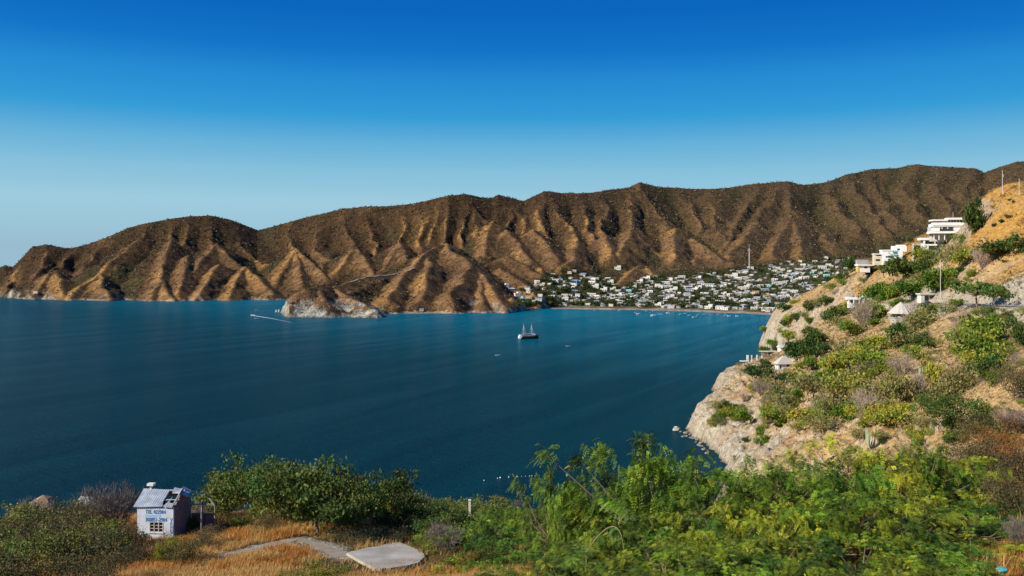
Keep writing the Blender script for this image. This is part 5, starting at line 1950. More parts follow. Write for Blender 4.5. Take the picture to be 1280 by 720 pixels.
def road_things():
    m_as = mat_plain('asphalt', (0.060, 0.060, 0.064), 0.9, 0.2, 0.6)
    strip('road', ROAD, 6.4, m_as, 0.10)
    m_ln = mat_plain('road_paint', (0.62, 0.62, 0.58), 0.8, 0.15, 1.0)
    for k in (-1, 1):
        q = [(p[0] + k * 2.9, p[1], p[2]) for p in ROAD]
        strip('edge_line', q, 0.16, m_ln, 0.107)
    # guardrail along the seaward edge
    pr = [np.array(p) for p in ROAD[1:5]]
    o = thing('guardrail', 'grey steel guardrail on posts along the outer edge of the hillside road', 'guardrail', tuple(pr[0] + np.array([-3.5, 0, .1])))
    org = pr[0] + np.array([-3.5, 0, .1])
    m = MB()
    P = []
    for a, b in zip(pr[:-1], pr[1:]):
        n = max(1, int(np.linalg.norm(b - a) / 4))
        for k in range(n):
            P.append(a + (b - a) * k / n + np.array([-3.5, 0, .1]) - org)
    P.append(pr[-1] + np.array([-3.5, 0, .1]) - org)
    for a, b in zip(P[:-1], P[1:]):
        m.hexa([tuple(a + np.array([-.05, 0, .25])), tuple(b + np.array([-.05, 0, .25])), tuple(b + np.array([.05, 0, .25])), tuple(a + np.array([.05, 0, .25])),
                tuple(a + np.array([-.05, 0, 1.05])), tuple(b + np.array([-.05, 0, 1.05])), tuple(b + np.array([.05, 0, 1.05])), tuple(a + np.array([.05, 0, 1.05]))])
    m.build('rail', mat_plain('weathered_steel', (0.16, 0.17, 0.18), .6, .25, .4), o)
    post = MB().box(.06, .2, -.09, .09, -.6, 1.6).A.mesh('post', [W['metal']])
    for a in P[::2][:90]:
        link('post', post, o, tuple(a))
    # the parked car
    p = px(1160.5, 379.2, 604)
    o = thing('parked_car', 'small dark blue car standing on the hillside road beside the pale retaining wall', 'car', (p[0], p[1], p[2] + .1), R(24))
    blue = mat_plain('car_paint', (0.035, 0.05, 0.13), 0.3, 0.1, 1.0, spec=0.6)
    B = MB()
    B.hexa([(-2.1, -.85, .32), (2.1, -.85, .32), (2.1, .85, .32), (-2.1, .85, .32), (-2.15, -.82, .82), (2.15, -.82, .74), (2.15, .82, .74), (-2.15, .82, .82)])
    B.hexa([(-1.9, -.8, .83), (1.0, -.8, .83), (1.0, .8, .83), (-1.9, .8, .83), (-1.5, -.66, 1.45), (.35, -.66, 1.45), (.35, .66, 1.45), (-1.5, .66, 1.45)])
    B.build('body', blue, o)
    for y in (-.765, .735):
        MB().hexa([(-1.65, y, .92), (.72, y, .92), (.72, y + .03, .92), (-1.65, y + .03, .92), (-1.42, y + (.06 if y < 0 else -.06), 1.36), (.3, y + (.06 if y < 0 else -.06), 1.36), (.3, y + (.09 if y < 0 else -.03), 1.36), (-1.42, y + (.09 if y < 0 else -.03), 1.36)]).build('window', W['glass'], o)
    for x in (-1.35, 1.35):
        for y in (-.86, .7):
            wl = MB().tube([(x, y, .32), (x, y + .18, .32)], .32, 12).build('wheel', W['dark'], o)
            MB().tube([(x, y - .01, .32), (x, y + .19, .32)], .17, 8).build('rim', W['metal'], wl)
    for y in (-.6, .6):
        MB().box(2.1, 2.17, y - .16, y + .16, .58, .72).build('headlight', W['paint'], o)
    # poles
    for (u, v0, v1, Y, lb, arm) in [(1175.6, 379, 326, 612, 'tallest pale utility pole, beside the car on the hillside road', False), (1170.3, 371, 331, 640, 'slim utility pole just behind the tallest one', True),
                                    (1187, 369, 338, 645, 'shorter utility pole with a crossarm at the foot of the rock cutting', True),
                                    (1253, 246, 213, 655, 'taller pole on the golden hilltop', True), (1274, 245, 223, 650, 'shorter pole near the edge of the golden hilltop', False)]:
        p = near_hit(u, v0, 450, 900) if v0 < 300 else px(u, v0, Y)
        p = p or px(u, v0, Y)
        H_ = (v0 - v1) * p[1] / F
        o = thing('utility_pole', lb, 'pole', p)
        MB().tube([(0, 0, -1.5), (0, 0, H_)], [.24, .16], 7).build('pole', W['pole'], o)
        if arm:
            MB().box(-1.3, 1.3, -.08, .08, H_ * .9, H_ * .9 + .18).build('crossarm', W['wood'], o)
            MB().tube([(.5, -.25, H_ * .74), (.5, -.25, H_ * .86)], .25, 8).build('transformer', W['metal'], o)
    # boulders at the foot of the cliff
    M_SHORE = mat_plain('wet_rock', (0.25, 0.22, 0.18), 0.8, 0.4, 0.8, 0.6, dirt=(0.08, 0.07, 0.06))
    X, Y = seapx(845.5, 538)
    rock_at(X, Y, .3, 2.3, 'white boulder alone in the water off the cliff foot', 0.9, group='boulders at the cliff foot')
    for i, (u, v, r) in enumerate([(851, 540, .9), (853, 546, .9), (857, 545.5, 1.2), (861, 539.5, 1.1), (865, 541, 1.3), (863, 547, .8), (869, 545, 1.2), (872, 550, 1.3), (876, 554, 1.1), (858, 541.5, 1.5), (867, 548, 1.6), (874, 557, 1.5), (880, 562, 1.4), (884, 567, 1.2), (862, 543.5, .8), (870, 553, .7), (878, 558, .8)]):
        X, Y = seapx(u, v)
        o = rock_at(X, Y, .0, r * 1.1, None, 0.7, group='boulders at the cliff foot', mat=M_SHORE)
        later(o, 'small wave-washed boulder at the foot of the pale cliff', u)


road_things()

# ------------------------------------------------------------------ plants of the headland
HILL = [  # kind, foot u, foot v, width, height (photo pixels), what it stands by
    ('dark', 1215, 296, 26, 36, 'beside the large villa'), ('dark', 1182, 305, 11, 16, 'in front of the large villa'), ('lime', 1200, 308, 16, 14, 'below the large villa'),
    ('dark', 1132, 349, 34, 26, 'below the ivy wall'), ('dark', 1102, 334, 20, 14, 'below the turquoise house'), ('dark', 1118, 340, 22, 16, 'below the turquoise house'),
    ('dark', 1150, 342, 24, 20, 'below the ivy wall'), ('lime', 1160, 326, 24, 14, 'below the lower villa'), ('olive', 1180, 332, 30, 24, 'below the lower villa'),
    ('olive', 1196, 326, 26, 22, 'below the large villa'), ('dark', 1062, 342, 14, 18, 'at the end of the house ridge'), ('dark', 1052, 352, 12, 12, 'at the end of the house ridge'),
    ('dark', 1250, 321, 44, 18, 'under the golden hilltop'), ('dark', 1278, 318, 20, 24, 'under the golden hilltop'), ('grey', 1228, 336, 26, 28, 'on the rim of the rock cutting'),
    ('lime', 1212, 330, 22, 18, 'on the rim of the rock cutting'), ('green', 1170, 366, 30, 26, 'behind the utility poles'), ('green', 1182, 360, 22, 22, 'behind the utility poles'),
    ('green', 1142, 372, 34, 18, 'behind the thatched pavilion'), ('dark', 1126, 365, 22, 12, 'behind the thatched pavilion'), ('olive', 1155, 356, 26, 14, 'behind the thatched pavilion'),
    ('green', 1098, 378, 32, 24, 'beside the pillared white house'), ('grey', 1092, 374, 12, 12, 'beside the pillared white house'), ('green', 1112, 374, 20, 16, 'beside the pillared white house'),
    ('grey', 1080, 410, 34, 32, 'below the pillared white house'), ('green', 1092, 400, 26, 20, 'below the pillared white house'), ('dark', 1040, 402, 26, 14, 'left of the pillared white house'),
    ('dark', 1052, 396, 20, 12, 'left of the pillared white house'), ('lime', 1066, 420, 22, 18, 'below the pillared white house'), ('olive', 1056, 412, 26, 18, 'below the pillared white house'),
    ('dark', 1117, 438, 18, 28, 'along the concrete stair'), ('green', 1128, 428, 14, 20, 'along the concrete stair'), ('lime', 1084, 440, 40, 18, 'left of the concrete stair'),
    ('olive', 1066, 444, 34, 18, 'left of the concrete stair'), ('olive', 1150, 412, 36, 26, 'below the thatched pavilion'), ('grey', 1140, 416, 26, 24, 'below the thatched pavilion'),
    ('olive', 1134, 430, 34, 20, 'below the thatched pavilion'), ('dark', 1150, 432, 26, 14, 'below the thatched pavilion'), ('dark', 1162, 436, 12, 12, 'below the thatched pavilion'),
    ('dark', 1164, 392, 22, 12, 'under the guardrail'), ('olive', 1182, 394, 20, 16, 'under the guardrail'), ('dark', 1256, 400, 14, 10, 'under the guardrail'), ('grey', 1200, 416, 26, 22, 'under the guardrail'),
    ('green', 1224, 428, 46, 30, 'on the open slope below the guardrail'), ('green', 1238, 440, 40, 28, 'on the open slope below the guardrail'), ('lime', 1208, 452, 54, 34, 'on the open slope below the guardrail'),
    ('lime', 1226, 462, 36, 24, 'on the open slope below the guardrail'), ('dark', 1238, 476, 28, 26, 'beside the dirt track'), ('dark', 1276, 432, 22, 32, 'at the edge of the open slope'),
    ('olive', 1250, 452, 24, 18, 'beside the dirt track'), ('lime', 1170, 482, 34, 30, 'right of the cactus'), ('olive', 1192, 490, 44, 36, 'right of the cactus'), ('dark', 1204, 474, 24, 18, 'right of the cactus'),
    ('olive', 1131, 506, 48, 40, 'below the bare pink shrub'), ('lime', 1124, 490, 30, 18, 'below the bare pink shrub'), ('grey', 1128, 470, 30, 26, 'alone on the pale slope'),
    ('green', 1137, 450, 20, 16, 'below the thatched pavilion'), ('olive', 1172, 506, 46, 32, 'below the cactus'), ('grey', 1150, 494, 26, 24, 'below the cactus'),
    ('lime', 1040, 466, 30, 20, 'in the thicket mid slope'), ('lime', 1056, 460, 32, 22, 'in the thicket mid slope'), ('green', 1036, 480, 26, 20, 'in the thicket mid slope'), ('olive', 1060, 482, 44, 24, 'in the thicket mid slope'),
    ('olive', 1016, 496, 44, 28, 'in the thicket mid slope'), ('lime', 1010, 486, 30, 20, 'in the thicket mid slope'), ('olive', 1044, 504, 50, 28, 'in the thicket mid slope'), ('lime', 1066, 504, 50, 30, 'in the thicket mid slope'),
    ('grey', 1084, 524, 44, 34, 'in the thicket mid slope'), ('green', 1058, 526, 36, 24, 'in the thicket mid slope'), ('olive', 1086, 472, 34, 22, 'in the thicket mid slope'), ('green', 1096, 462, 30, 20, 'in the thicket mid slope'),
    ('lime', 1100, 528, 24, 26, 'below the thicket'), ('lime', 1120, 534, 34, 22, 'below the thicket'), ('olive', 1032, 518, 34, 22, 'below the thicket'), ('olive', 1100, 500, 40, 26, 'in the thicket mid slope'),
    ('dark', 996, 452, 30, 30, 'behind the pointed hut'), ('dark', 1008, 444, 22, 22, 'behind the pointed hut'), ('green', 1010, 462, 14, 14, 'right of the pointed hut'), ('dark', 984, 476, 16, 12, 'in front of the pointed hut'),
    ('dark', 1022, 430, 22, 16, 'on the slope above the pointed hut'), ('dark', 1030, 442, 16, 12, 'on the slope above the pointed hut'), ('dark', 1014, 420, 20, 12, 'on the slope above the pointed hut'), ('olive', 1032, 452, 14, 10, 'on the slope above the pointed hut'),
    ('dark', 944, 472, 30, 18, 'on the cliff rim left of the pointed hut'), ('olive', 958, 478, 20, 16, 'on the cliff rim left of the pointed hut'), ('olive', 970, 492, 28, 18, 'on the cliff rim below the pointed hut'), ('grey', 952, 494, 26, 18, 'on the cliff rim below the pointed hut'),
    ('olive', 896, 516, 18, 16, 'on the face of the pale cliff'), ('olive', 984, 512, 34, 22, 'above the cliff foot'), ('lime', 976, 532, 34, 20, 'above the cliff foot'), ('olive', 992, 524, 26, 18, 'above the cliff foot'), ('lime', 956, 520, 20, 14, 'above the cliff foot'),
    ('lime', 1010, 528, 34, 20, 'above the cliff foot'), ('olive', 1030, 540, 34, 20, 'below the thicket'), ('dark', 1010, 390, 16, 12, 'on the far bluff rim'), ('dark', 996, 402, 14, 10, 'on the far bluff rim'), ('dark', 982, 408, 14, 10, 'on the far bluff rim'),
    ('olive', 1024, 384, 16, 10, 'on the far bluff rim'), ('dark', 1036, 380, 14, 10, 'on the far bluff rim'), ('lime', 988, 424, 18, 12, 'on the far bluff rim'), ('green', 968, 436, 14, 10, 'on the far bluff rim'),
]
for k_, u_, v_, w_, h_, tx in HILL:
    hill_plant(k_, u_, v_, w_, h_, KIND_TXT[k_] + ' ' + tx)


def hill_fill():
    rg = random.Random(77)
    n = 0
    for _ in range(4000):
        if n >= 260:
            break
        u = rg.uniform(880, 1290)
        v = rg.uniform(250, 560)
        p = near_hit(u, v, 260, 1200)
        if p is None or p[2] < 9:
            continue
        d = 0.5 + 0.9 * float(fbm(np.array([p[0] / 55]), np.array([p[1] / 55]), 611, 3)[0])
        top = p[2] > 96
        if top:
            d = 0.35
        if seg_dist(np.array([p[0]]), np.array([p[1]]), ROAD)[0][0] < 7:
            continue
        if rg.random() > d:
            continue
        if top:
            k = rg.choice(['dark', 'dark', 'olive'])
            wpx = rg.uniform(4, 9)
            tx = KIND_TXT[k].replace('bush', 'tuft') + ' dotting the golden hilltop'
        else:
            k = rg.choice(['olive', 'olive', 'lime', 'lime', 'grey', 'green', 'green', 'dark'])
            wpx = rg.uniform(7, 20) * (1 if p[1] < 500 else .7)
            tx = 'small ' + KIND_TXT[k] + (' on the seaward slope' if u < 1050 else ' on the upper slope' if v < 420 else ' on the lower slope')
        hill_plant(k, u, v, wpx, wpx * rg.uniform(.55, .85), tx)
        n += 1


hill_fill()


def cactus(u, v, hpx, lab, n=7, seed=1):
    p = near_hit(u, v, 200, 900)
    H_ = hpx * p[1] / F
    rg = random.Random(seed)
    m = MB()
    for i in range(n):
        a = rg.uniform(0, 6.28)
        d = rg.uniform(.25, .9) * H_ * .4
        x, y = math.cos(a) * d, math.sin(a) * d
        m.tube([(x * .3, y * .3, -.3), (x, y, H_ * .3), (x * 1.1, y * 1.1, H_ * rg.uniform(.7, 1))], [.22, .25, .14], 7)
    m.build('column_cactus', mat_plain('cactus_skin', (0.34, 0.40, 0.24), 0.8, 0.25, 1.5), None, True, loc=p, label=lab, cat='cactus')


cactus(1154, 476, 22, 'pale many-armed column cactus standing alone on the open slope', 8, 2)
cactus(1088, 560, 26, 'spiky column cactus clump just above the green treetops', 9, 5)
# feathery tree beside the guardrail
hill_plant('tree', 1222, 386, 40, 30, 'airy spreading tree over the guardrail of the hillside road', 300, 700)
hill_plant('tree', 1243, 386, 24, 22, 'smaller airy tree over the guardrail of the hillside road', 300, 700)
# ------------------------------------------------------------------ near ground: plants seen from 20 to 120 m
M_FERN = mat_leaf('feathery_leaf', 0.14, 0.02, 0.25)


def frond_mesh(seed, col, rx, rz, zc, ncl, nfr, crad, pods=0.0, flen=0.36, yel=0.12):
    """a feathery crown: drooping fronds of paired leaflets in bunches along the twigs"""
    rg = np.random.default_rng(seed)
    lob = [(rg.normal(size=3) * np.array([rx, rx, rz * 0.5]) * 0.45, rg.uniform(0.45, 0.8)) for _ in range(7)]
    cen = []
    while len(cen) < ncl:
        p = unit(rg.normal(size=3)) * rg.uniform(0.25, 1) ** 0.5
        c, k = lob[rg.integers(0, 7)]
        q = p * np.array([rx, rx, rz]) * k + c
        if q[2] > -rz * 0.9:
            cen.append(q + np.array([0, 0, zc]))
    cen = np.array(cen)
    n = ncl * nfr
    base = (cen[:, None] + rg.normal(size=(ncl, nfr, 3)) * np.array([crad, crad, crad * .6])).reshape(-1, 3)
    out = base - np.array([0, 0, zc])
    D = unit(out * np.array([1, 1, 0.35]) / rx + rg.normal(size=(n, 3)) * 0.75)
    D[:, 2] -= 0.30
    D = unit(D)
    Nn = rg.normal(size=(n, 3)) * 0.5
    Nn[:, 2] += 1
    S = unit(np.cross(D, Nn))
    L = flen * rg.uniform(.6, 1.25, n)
    m = 5
    V = []
    for j in range(m):
        t = (j + .6) / m
        c = base + D * (L * t)[:, None] - np.array([0, 0, 1]) * (L * .45 * t * t)[:, None]
        ll = (L * .36 * (1 - .6 * abs(t - .45)))[:, None]
        ww = (L * .085)[:, None]
        for sd in (-1, 1):
            tip = c + S * sd * ll + D * ll * .35 - np.array([0, 0, .12]) * ll
            mid = (c + tip) / 2
            V.append(np.stack([c, mid + D * ww, tip, mid - D * ww], 1))
    V = np.stack(V, 1)                                     # n, 2m, 4, 3
    cf = np.repeat(np.exp(rg.normal(-.05, .42, ncl)), nfr) * rg.uniform(.75, 1.25, n)
    cc = np.asarray(col)[None] * cf[:, None]
    ye = rg.uniform(size=n) < yel
    cc[ye] = np.array([0.36, 0.33, 0.02]) * rg.uniform(.6, 1.1, (ye.sum(), 1))
    lite = rg.uniform(size=n) < 0.18
    cc[lite & ~ye] *= np.array([1.4, 1.35, 1.2])
    C = np.repeat(np.clip(cc, .004, .8), 2 * m * 4, axis=0)
    V = V.reshape(-1, 3)
    me = new_mesh('feathery_crown', V, np.arange(len(V)).reshape(-1, 4), [M_FERN], C)
    r = dict(name='acacia_tree', crown=me, r=rx, h=zc + rz * .85)
    if pods:
        k = int(ncl * pods)
        sel = rg.choice(ncl, k)
        P = np.repeat(cen[sel], 7, axis=0) + rg.normal(size=(k * 7, 3)) * np.array([.28, .28, .12])
        Dp = np.tile(np.array([0, 0, -1.0]), (len(P), 1)) + rg.normal(size=(len(P), 3)) * .25
        PV, PF = leaf_quads(P, .24, .055, rg, 0.0, 0, Dp)
        pc = np.array([0.50, 0.38, 0.03]) * rg.uniform(.6, 1.2, (len(P), 1))
        r['pods'] = new_mesh('blossoms', PV, PF, [M_TWIG], np.repeat(pc, 4, axis=0))
    T = trunk_mesh(seed, cen, zc * .55, .16, 26, .3, 6)
    r['trunk'] = T.mesh('trunk', [M_BARK], True)
    return r


G1 = (0.088, 0.160, 0.010)
G2 = (0.145, 0.180, 0.010)
G3 = (0.055, 0.110, 0.010)
AC = [frond_mesh(701, G1, 4.0, 2.6, 3.0, 62, 54, .27, .40, yel=.05), frond_mesh(702, G2, 4.0, 2.4, 2.8, 58, 54, .27, .70, yel=.09),
      frond_mesh(703, G1, 4.0, 2.8, 3.0, 54, 54, .27, 0.22, yel=.04), frond_mesh(704, G3, 4.0, 2.5, 2.8, 64, 54, .28, 0.1, yel=.02)]
GB = {
    'gdark': [make_tree('leafy_tree', 721 + i, (0.12, 0.15, 0.025), 4.0, 2.4, 2.9, 110, 46, .30, .17, .42, 1.6, .15, var=.4) for i in range(3)],
    'glime': [make_tree('leafy_bush', 731, (0.15, 0.18, 0.016), 4.0, 2.4, 2.5, 90, 46, .30, .17, .42, 1.2, .12, var=.3)],
    'golive': [make_tree('scrub_bush', 741 + i, (0.105, 0.092, 0.034), 4.0, 2.0, 2.0, 90, 44, .26, .10, .50, 1.0, .12, var=.4) for i in range(2)],
    'grust': [make_tree('scrub_bush', 761 + i, (0.23, 0.13, 0.028), 4.0, 2.0, 2.0, 80, 44, .26, .10, .50, 1.0, .12, var=.4) for i in range(2)],
    'gbare': [make_bare('leafless_shrub', 751 + i, (0.19, 0.15, 0.125), 4.0, 4.4, n=60, sub=16, r=.045, twl=.6) for i in range(2)],
}
GTXT = {'gdark': ('dark green leafy tree', 'tree'), 'glime': ('bright yellow-green bush', 'bush'), 'golive': ('dull brownish scrub bush', 'bush'), 'grust': ('rusty orange dry bush', 'bush'), 'gbare': ('grey leafless thorn shrub', 'shrub')}


def near_plant(kind, u, v, wpx, hpx, phrase, ymin=20, ymax=170, full=None):
    p = near_hit(u, v, ymin, ymax)
    if p is None:
        return None
    pr = GB[kind][random.randrange(len(GB[kind]))]
    rad = wpx * p[1] / F / 2
    hh = hpx * p[1] / F
    o = spawn(pr, (p[0], p[1], p[2] - .1), random.uniform(0, 6.28), rad / pr['r'], hh / pr['h'], None, GTXT[kind][1], 'plants on the near slope')
    if full:
        o['label'] = full
    else:
        later(o, GTXT[kind][0] + ' ' + phrase, u)
    return o


LEFT = [
    ('gbare', 146, 668, 66, 66, 'hugging the west wall of the painted shed'), ('gbare', 112, 664, 62, 52, 'west of the painted shed'), ('gbare', 236, 626, 50, 52, 'behind the painted shed'),
    ('glime', 212, 630, 58, 46, 'behind the painted shed'), ('gdark', 262, 640, 74, 62, 'behind the painted shed'), ('gdark', 316, 648, 92, 84, 'on the crest behind the dry grass'),
    ('gdark', 352, 654, 84, 84, 'on the crest behind the dry grass'), ('gdark', 440, 660, 80, 78, 'on the crest behind the dry grass'), ('gdark', 290, 634, 60, 46, 'on the crest behind the dry grass'),
    ('glime', 332, 652, 52, 32, 'in the dry grass below the crest'), ('gdark', 470, 664, 60, 54, 'east of the forked tree'), ('gbare', 500, 656, 62, 54, 'above the concrete slab'), ('gbare', 526, 660, 46, 42, 'above the concrete slab'),
    ('golive', 545, 648, 48, 34, 'on the crest above the concrete slab'), ('golive', 508, 668, 60, 34, 'above the concrete slab'), ('gdark', 560, 654, 50, 34, 'on the crest above the concrete slab'),
    ('gbare', 640, 660, 46, 34, 'on the crest beside the white marker post'), ('gdark', 668, 668, 50, 34, 'on the crest beside the white marker post'), ('gdark', 612, 654, 56, 34, 'on the crest beside the white marker post'),
    ('golive', 60, 700, 100, 62, 'in the scrub west of the shed'), ('golive', 20, 692, 90, 60, 'in the scrub west of the shed'), ('golive', 84, 712, 90, 60, 'in the scrub west of the shed'), ('gdark', 30, 722, 90, 62, 'in the scrub west of the shed'),
    ('gdark', 118, 700, 70, 46, 'in the scrub west of the shed'), ('golive', 96, 676, 76, 50, 'in the scrub west of the shed'), ('gbare', 40, 664, 60, 40, 'in the scrub west of the shed'), ('gdark', 10, 652, 50, 26, 'on the crest by the tan boulders'),
    ('gdark', 80, 648, 60, 30, 'on the crest by the tan boulders'), ('gdark', 132, 690, 60, 44, 'beside the shed'), ('golive', 60, 735, 120, 56, 'in the scrub west of the shed'), ('golive', 135, 735, 70, 40, 'in the scrub west of the shed'), ('gdark', 2, 735, 90, 60, 'in the scrub west of the shed'),
    ('golive', 228, 706, 46, 34, 'in front of the painted shed'), ('golive', 176, 706, 46, 30, 'in front of the painted shed'), ('glime', 206, 704, 30, 34, 'in front of the painted shed'), ('glime', 120, 720, 34, 20, 'in front of the painted shed'),
    ('gdark', 178, 676, 28, 16, 'against the front of the painted shed'), ('golive', 204, 682, 34, 16, 'against the front of the painted shed'), ('golive', 262, 684, 44, 28, 'in the grass right of the shed'), ('golive', 284, 660, 46, 22, 'in the grass right of the shed'), ('glime', 300, 662, 36, 18, 'in the grass right of the shed'),
    ('glime', 412, 724, 66, 22, 'beside the path before the concrete slab'), ('glime', 366, 726, 40, 16, 'beside the path before the concrete slab'), ('golive', 440, 676, 70, 18, 'above the concrete slab'), ('golive', 480, 676, 56, 20, 'above the concrete slab'),
    ('gdark', 235, 668, 30, 30, 'by the ruined lean-to'), ('gbare', 246, 662, 32, 34, 'by the ruined lean-to'), ('gbare', 556, 690, 60, 36, 'beside the concrete slab'), ('gdark', 566, 680, 80, 44, 'beside the concrete slab'),
    ('gdark', 545, 656, 62, 34, 'on the crest around the white marker post'), ('glime', 575, 652, 50, 26, 'on the crest around the white marker post'), ('gdark', 604, 660, 74, 40, 'on the crest around the white marker post'), ('gdark', 636, 668, 70, 40, 'on the crest around the white marker post'),
    ('gdark', 668, 676, 70, 38, 'on the crest around the white marker post'), ('glime', 620, 664, 44, 26, 'on the crest around the white marker post'), ('gdark', 300, 642, 70, 56, 'on the crest behind the dry grass'), ('gdark', 240, 634, 60, 40, 'behind the painted shed'), ('glime', 258, 648, 54, 34, 'behind the painted shed'),
    ('gdark', 372, 650, 80, 70, 'on the crest behind the dry grass'), ('gdark', 410, 656, 76, 74, 'on the crest behind the dry grass'), ('glime', 424, 664, 60, 36, 'under the forked tree'), ('golive', 344, 660, 60, 26, 'under the forked tree'), ('gdark', 486, 660, 60, 56, 'east of the forked tree'), ('gdark', 512, 664, 60, 48, 'above the concrete slab'), ('gdark', 536, 668, 60, 44, 'above the concrete slab'), ('gdark', 228, 640, 46, 40, 'behind the painted shed'), ('gdark', 278, 648, 56, 44, 'behind the painted shed'),
    ('gdark', 556, 676, 60, 36, 'beside the concrete slab'), ('gdark', 586, 680, 70, 40, 'beside the concrete slab'), ('gdark', 40, 676, 80, 44, 'in the scrub west of the shed'), ('gdark', 100, 655, 60, 34, 'on the crest by the tan boulders'), ('golive', 150, 690, 60, 40, 'in the scrub west of the shed'),
    ('grust', 230, 690, 50, 18, 'in the grass right of the shed'), ('grust', 470, 668, 50, 18, 'above the concrete slab'), ('grust', 560, 706, 60, 20, 'beside the concrete slab'), ('grust', 600, 712, 60, 22, 'beside the concrete slab'),
]
for a in LEFT:
    near_plant(*a)
near_plant('gdark', 400, 669, 124, 102, '', full='dark green tree with a pale forked trunk standing alone behind the path')

# feathery trees: foot from the canopy's centre column, top row, distance and radius
ACL = [
    (722, 598, 52, 2.5, 2), (748, 612, 54, 2.6, 2), (768, 585, 50, 3.2, 0), (838, 548, 47, 3.9, 0), (885, 576, 43, 3.2, 2), (940, 578, 45, 3.4, 0), (985, 566, 50, 3.5, 1), (1030, 566, 46, 3.4, 0), (1082, 550, 54, 3.9, 1),
    (1140, 552, 58, 3.8, 2), (1185, 560, 62, 3.8, 1), (705, 655, 56, 2.6, 3), (640, 640, 66, 3.4, 3), (600, 628, 76, 3.8, 3), (556, 632, 84, 3.6, 3), (560, 660, 70, 2.6, 0), (660, 672, 58, 2.8, 3), (610, 680, 60, 2.8, 2), (575, 700, 56, 2.2, 1),
    (740, 672, 44, 2.6, 3), (800, 640, 40, 2.8, 1), (850, 625, 37, 2.8, 3), (905, 630, 36, 2.8, 1), (960, 622, 38, 2.9, 1), (1020, 618, 37, 2.9, 0), (1075, 612, 38, 3.0, 1), (1130, 612, 40, 2.8, 1), (1190, 622, 42, 2.7, 2),
    (690, 700, 42, 2.3, 3), (640, 708, 46, 2.3, 2), (780, 690, 32, 2.4, 3), (840, 680, 30, 2.4, 1), (900, 690, 28, 2.2, 0), (960, 682, 28, 2.3, 1), (1020, 685, 28, 2.2, 3), (1080, 682, 29, 2.3, 1), (1140, 684, 30, 2.2, 0), (1200, 690, 32, 2.0, 3),
    (725, 712, 30, 2.0, 1), (1250, 640, 46, 2.4, 3), (1240, 700, 34, 1.8, 3), (1160, 655, 36, 2.4, 3), (1225, 600, 58, 2.6, 3), (680, 625, 66, 2.4, 2), (1262, 655, 44, 2.4, 1), (1285, 690, 36, 2.2, 3), (1268, 705, 31, 1.8, 1), (1222, 672, 36, 2.2, 1), (1250, 612, 54, 2.4, 1), (1210, 650, 44, 2.4, 0), (695, 588, 50, 1.9, 0), (1290, 630, 50, 2.4, 3), (1180, 706, 28, 1.9, 1), (1225, 712, 28, 1.8, 3)]
for i, (u, vt, Y, r, k) in enumerate(ACL):
    X = (u - 640) / F * Y
    zt = CAMZ - (vt - HZ) / F * Y
    zg = float(nz_at(np.array([X]), np.array([float(Y)]))[0])
    H_ = max(1.8, zt - zg)
    pr = AC[k]
    zbase = zg - .1
    if zt - zg < 1.8:
        zbase = zt - 1.8
    o = spawn(pr, (X, Y, zbase), random.uniform(0, 6.28), r / pr['r'], H_ / pr['h'], None, 'tree', 'feathery trees on the near slope', tilt=(random.uniform(-.08, .08), random.uniform(-.08, .08)))
    b = ['feathery green tree with some yellow catkins', 'feathery yellow-green tree hung with yellow catkins', 'fresh green feathery tree', 'dark green feathery tree'][k]
    z_ = 'along the sea edge' if (Y >= 43 and u < 960) else ('at the top of the thicket' if Y >= 43 else ('deep in the thicket' if Y >= 35 else 'at the bottom of the thicket'))
    later(o, b + ' ' + z_, u)

RIGHT = [('golive', 1235, 556, 80, 44, 'on the shaded slope at the right edge'), ('golive', 1268, 500, 70, 50, 'on the shaded slope at the right edge'), ('gdark', 1232, 512, 80, 46, 'on the shaded slope at the right edge'),
         ('gdark', 1190, 535, 80, 46, 'on the shaded slope at the right edge'), ('gbare', 1268, 545, 50, 34, 'on the shaded slope at the right edge'), ('golive', 1180, 600, 60, 40, 'between the feathery trees'), ('golive', 1262, 606, 80, 60, 'between the feathery trees'),
         ('golive', 1262, 650, 70, 70, 'at the right edge of the feathery trees'), ('gbare', 1276, 725, 50, 40, 'at the right edge of the feathery trees'), ('golive', 1216, 585, 60, 40, 'between the feathery trees')]
RIGHT += [('grust', u_, v_, w_, h_, 'at the right edge above the feathery trees') for (u_, v_, w_, h_) in [(1252, 562, 60, 36), (1276, 584, 60, 40), (1216, 580, 46, 26), (1270, 540, 50, 26), (1206, 604, 46, 26), (1246, 622, 60, 34), (1278, 640, 50, 36)]]
for a in RIGHT:
    near_plant(*a, ymin=40, ymax=300)


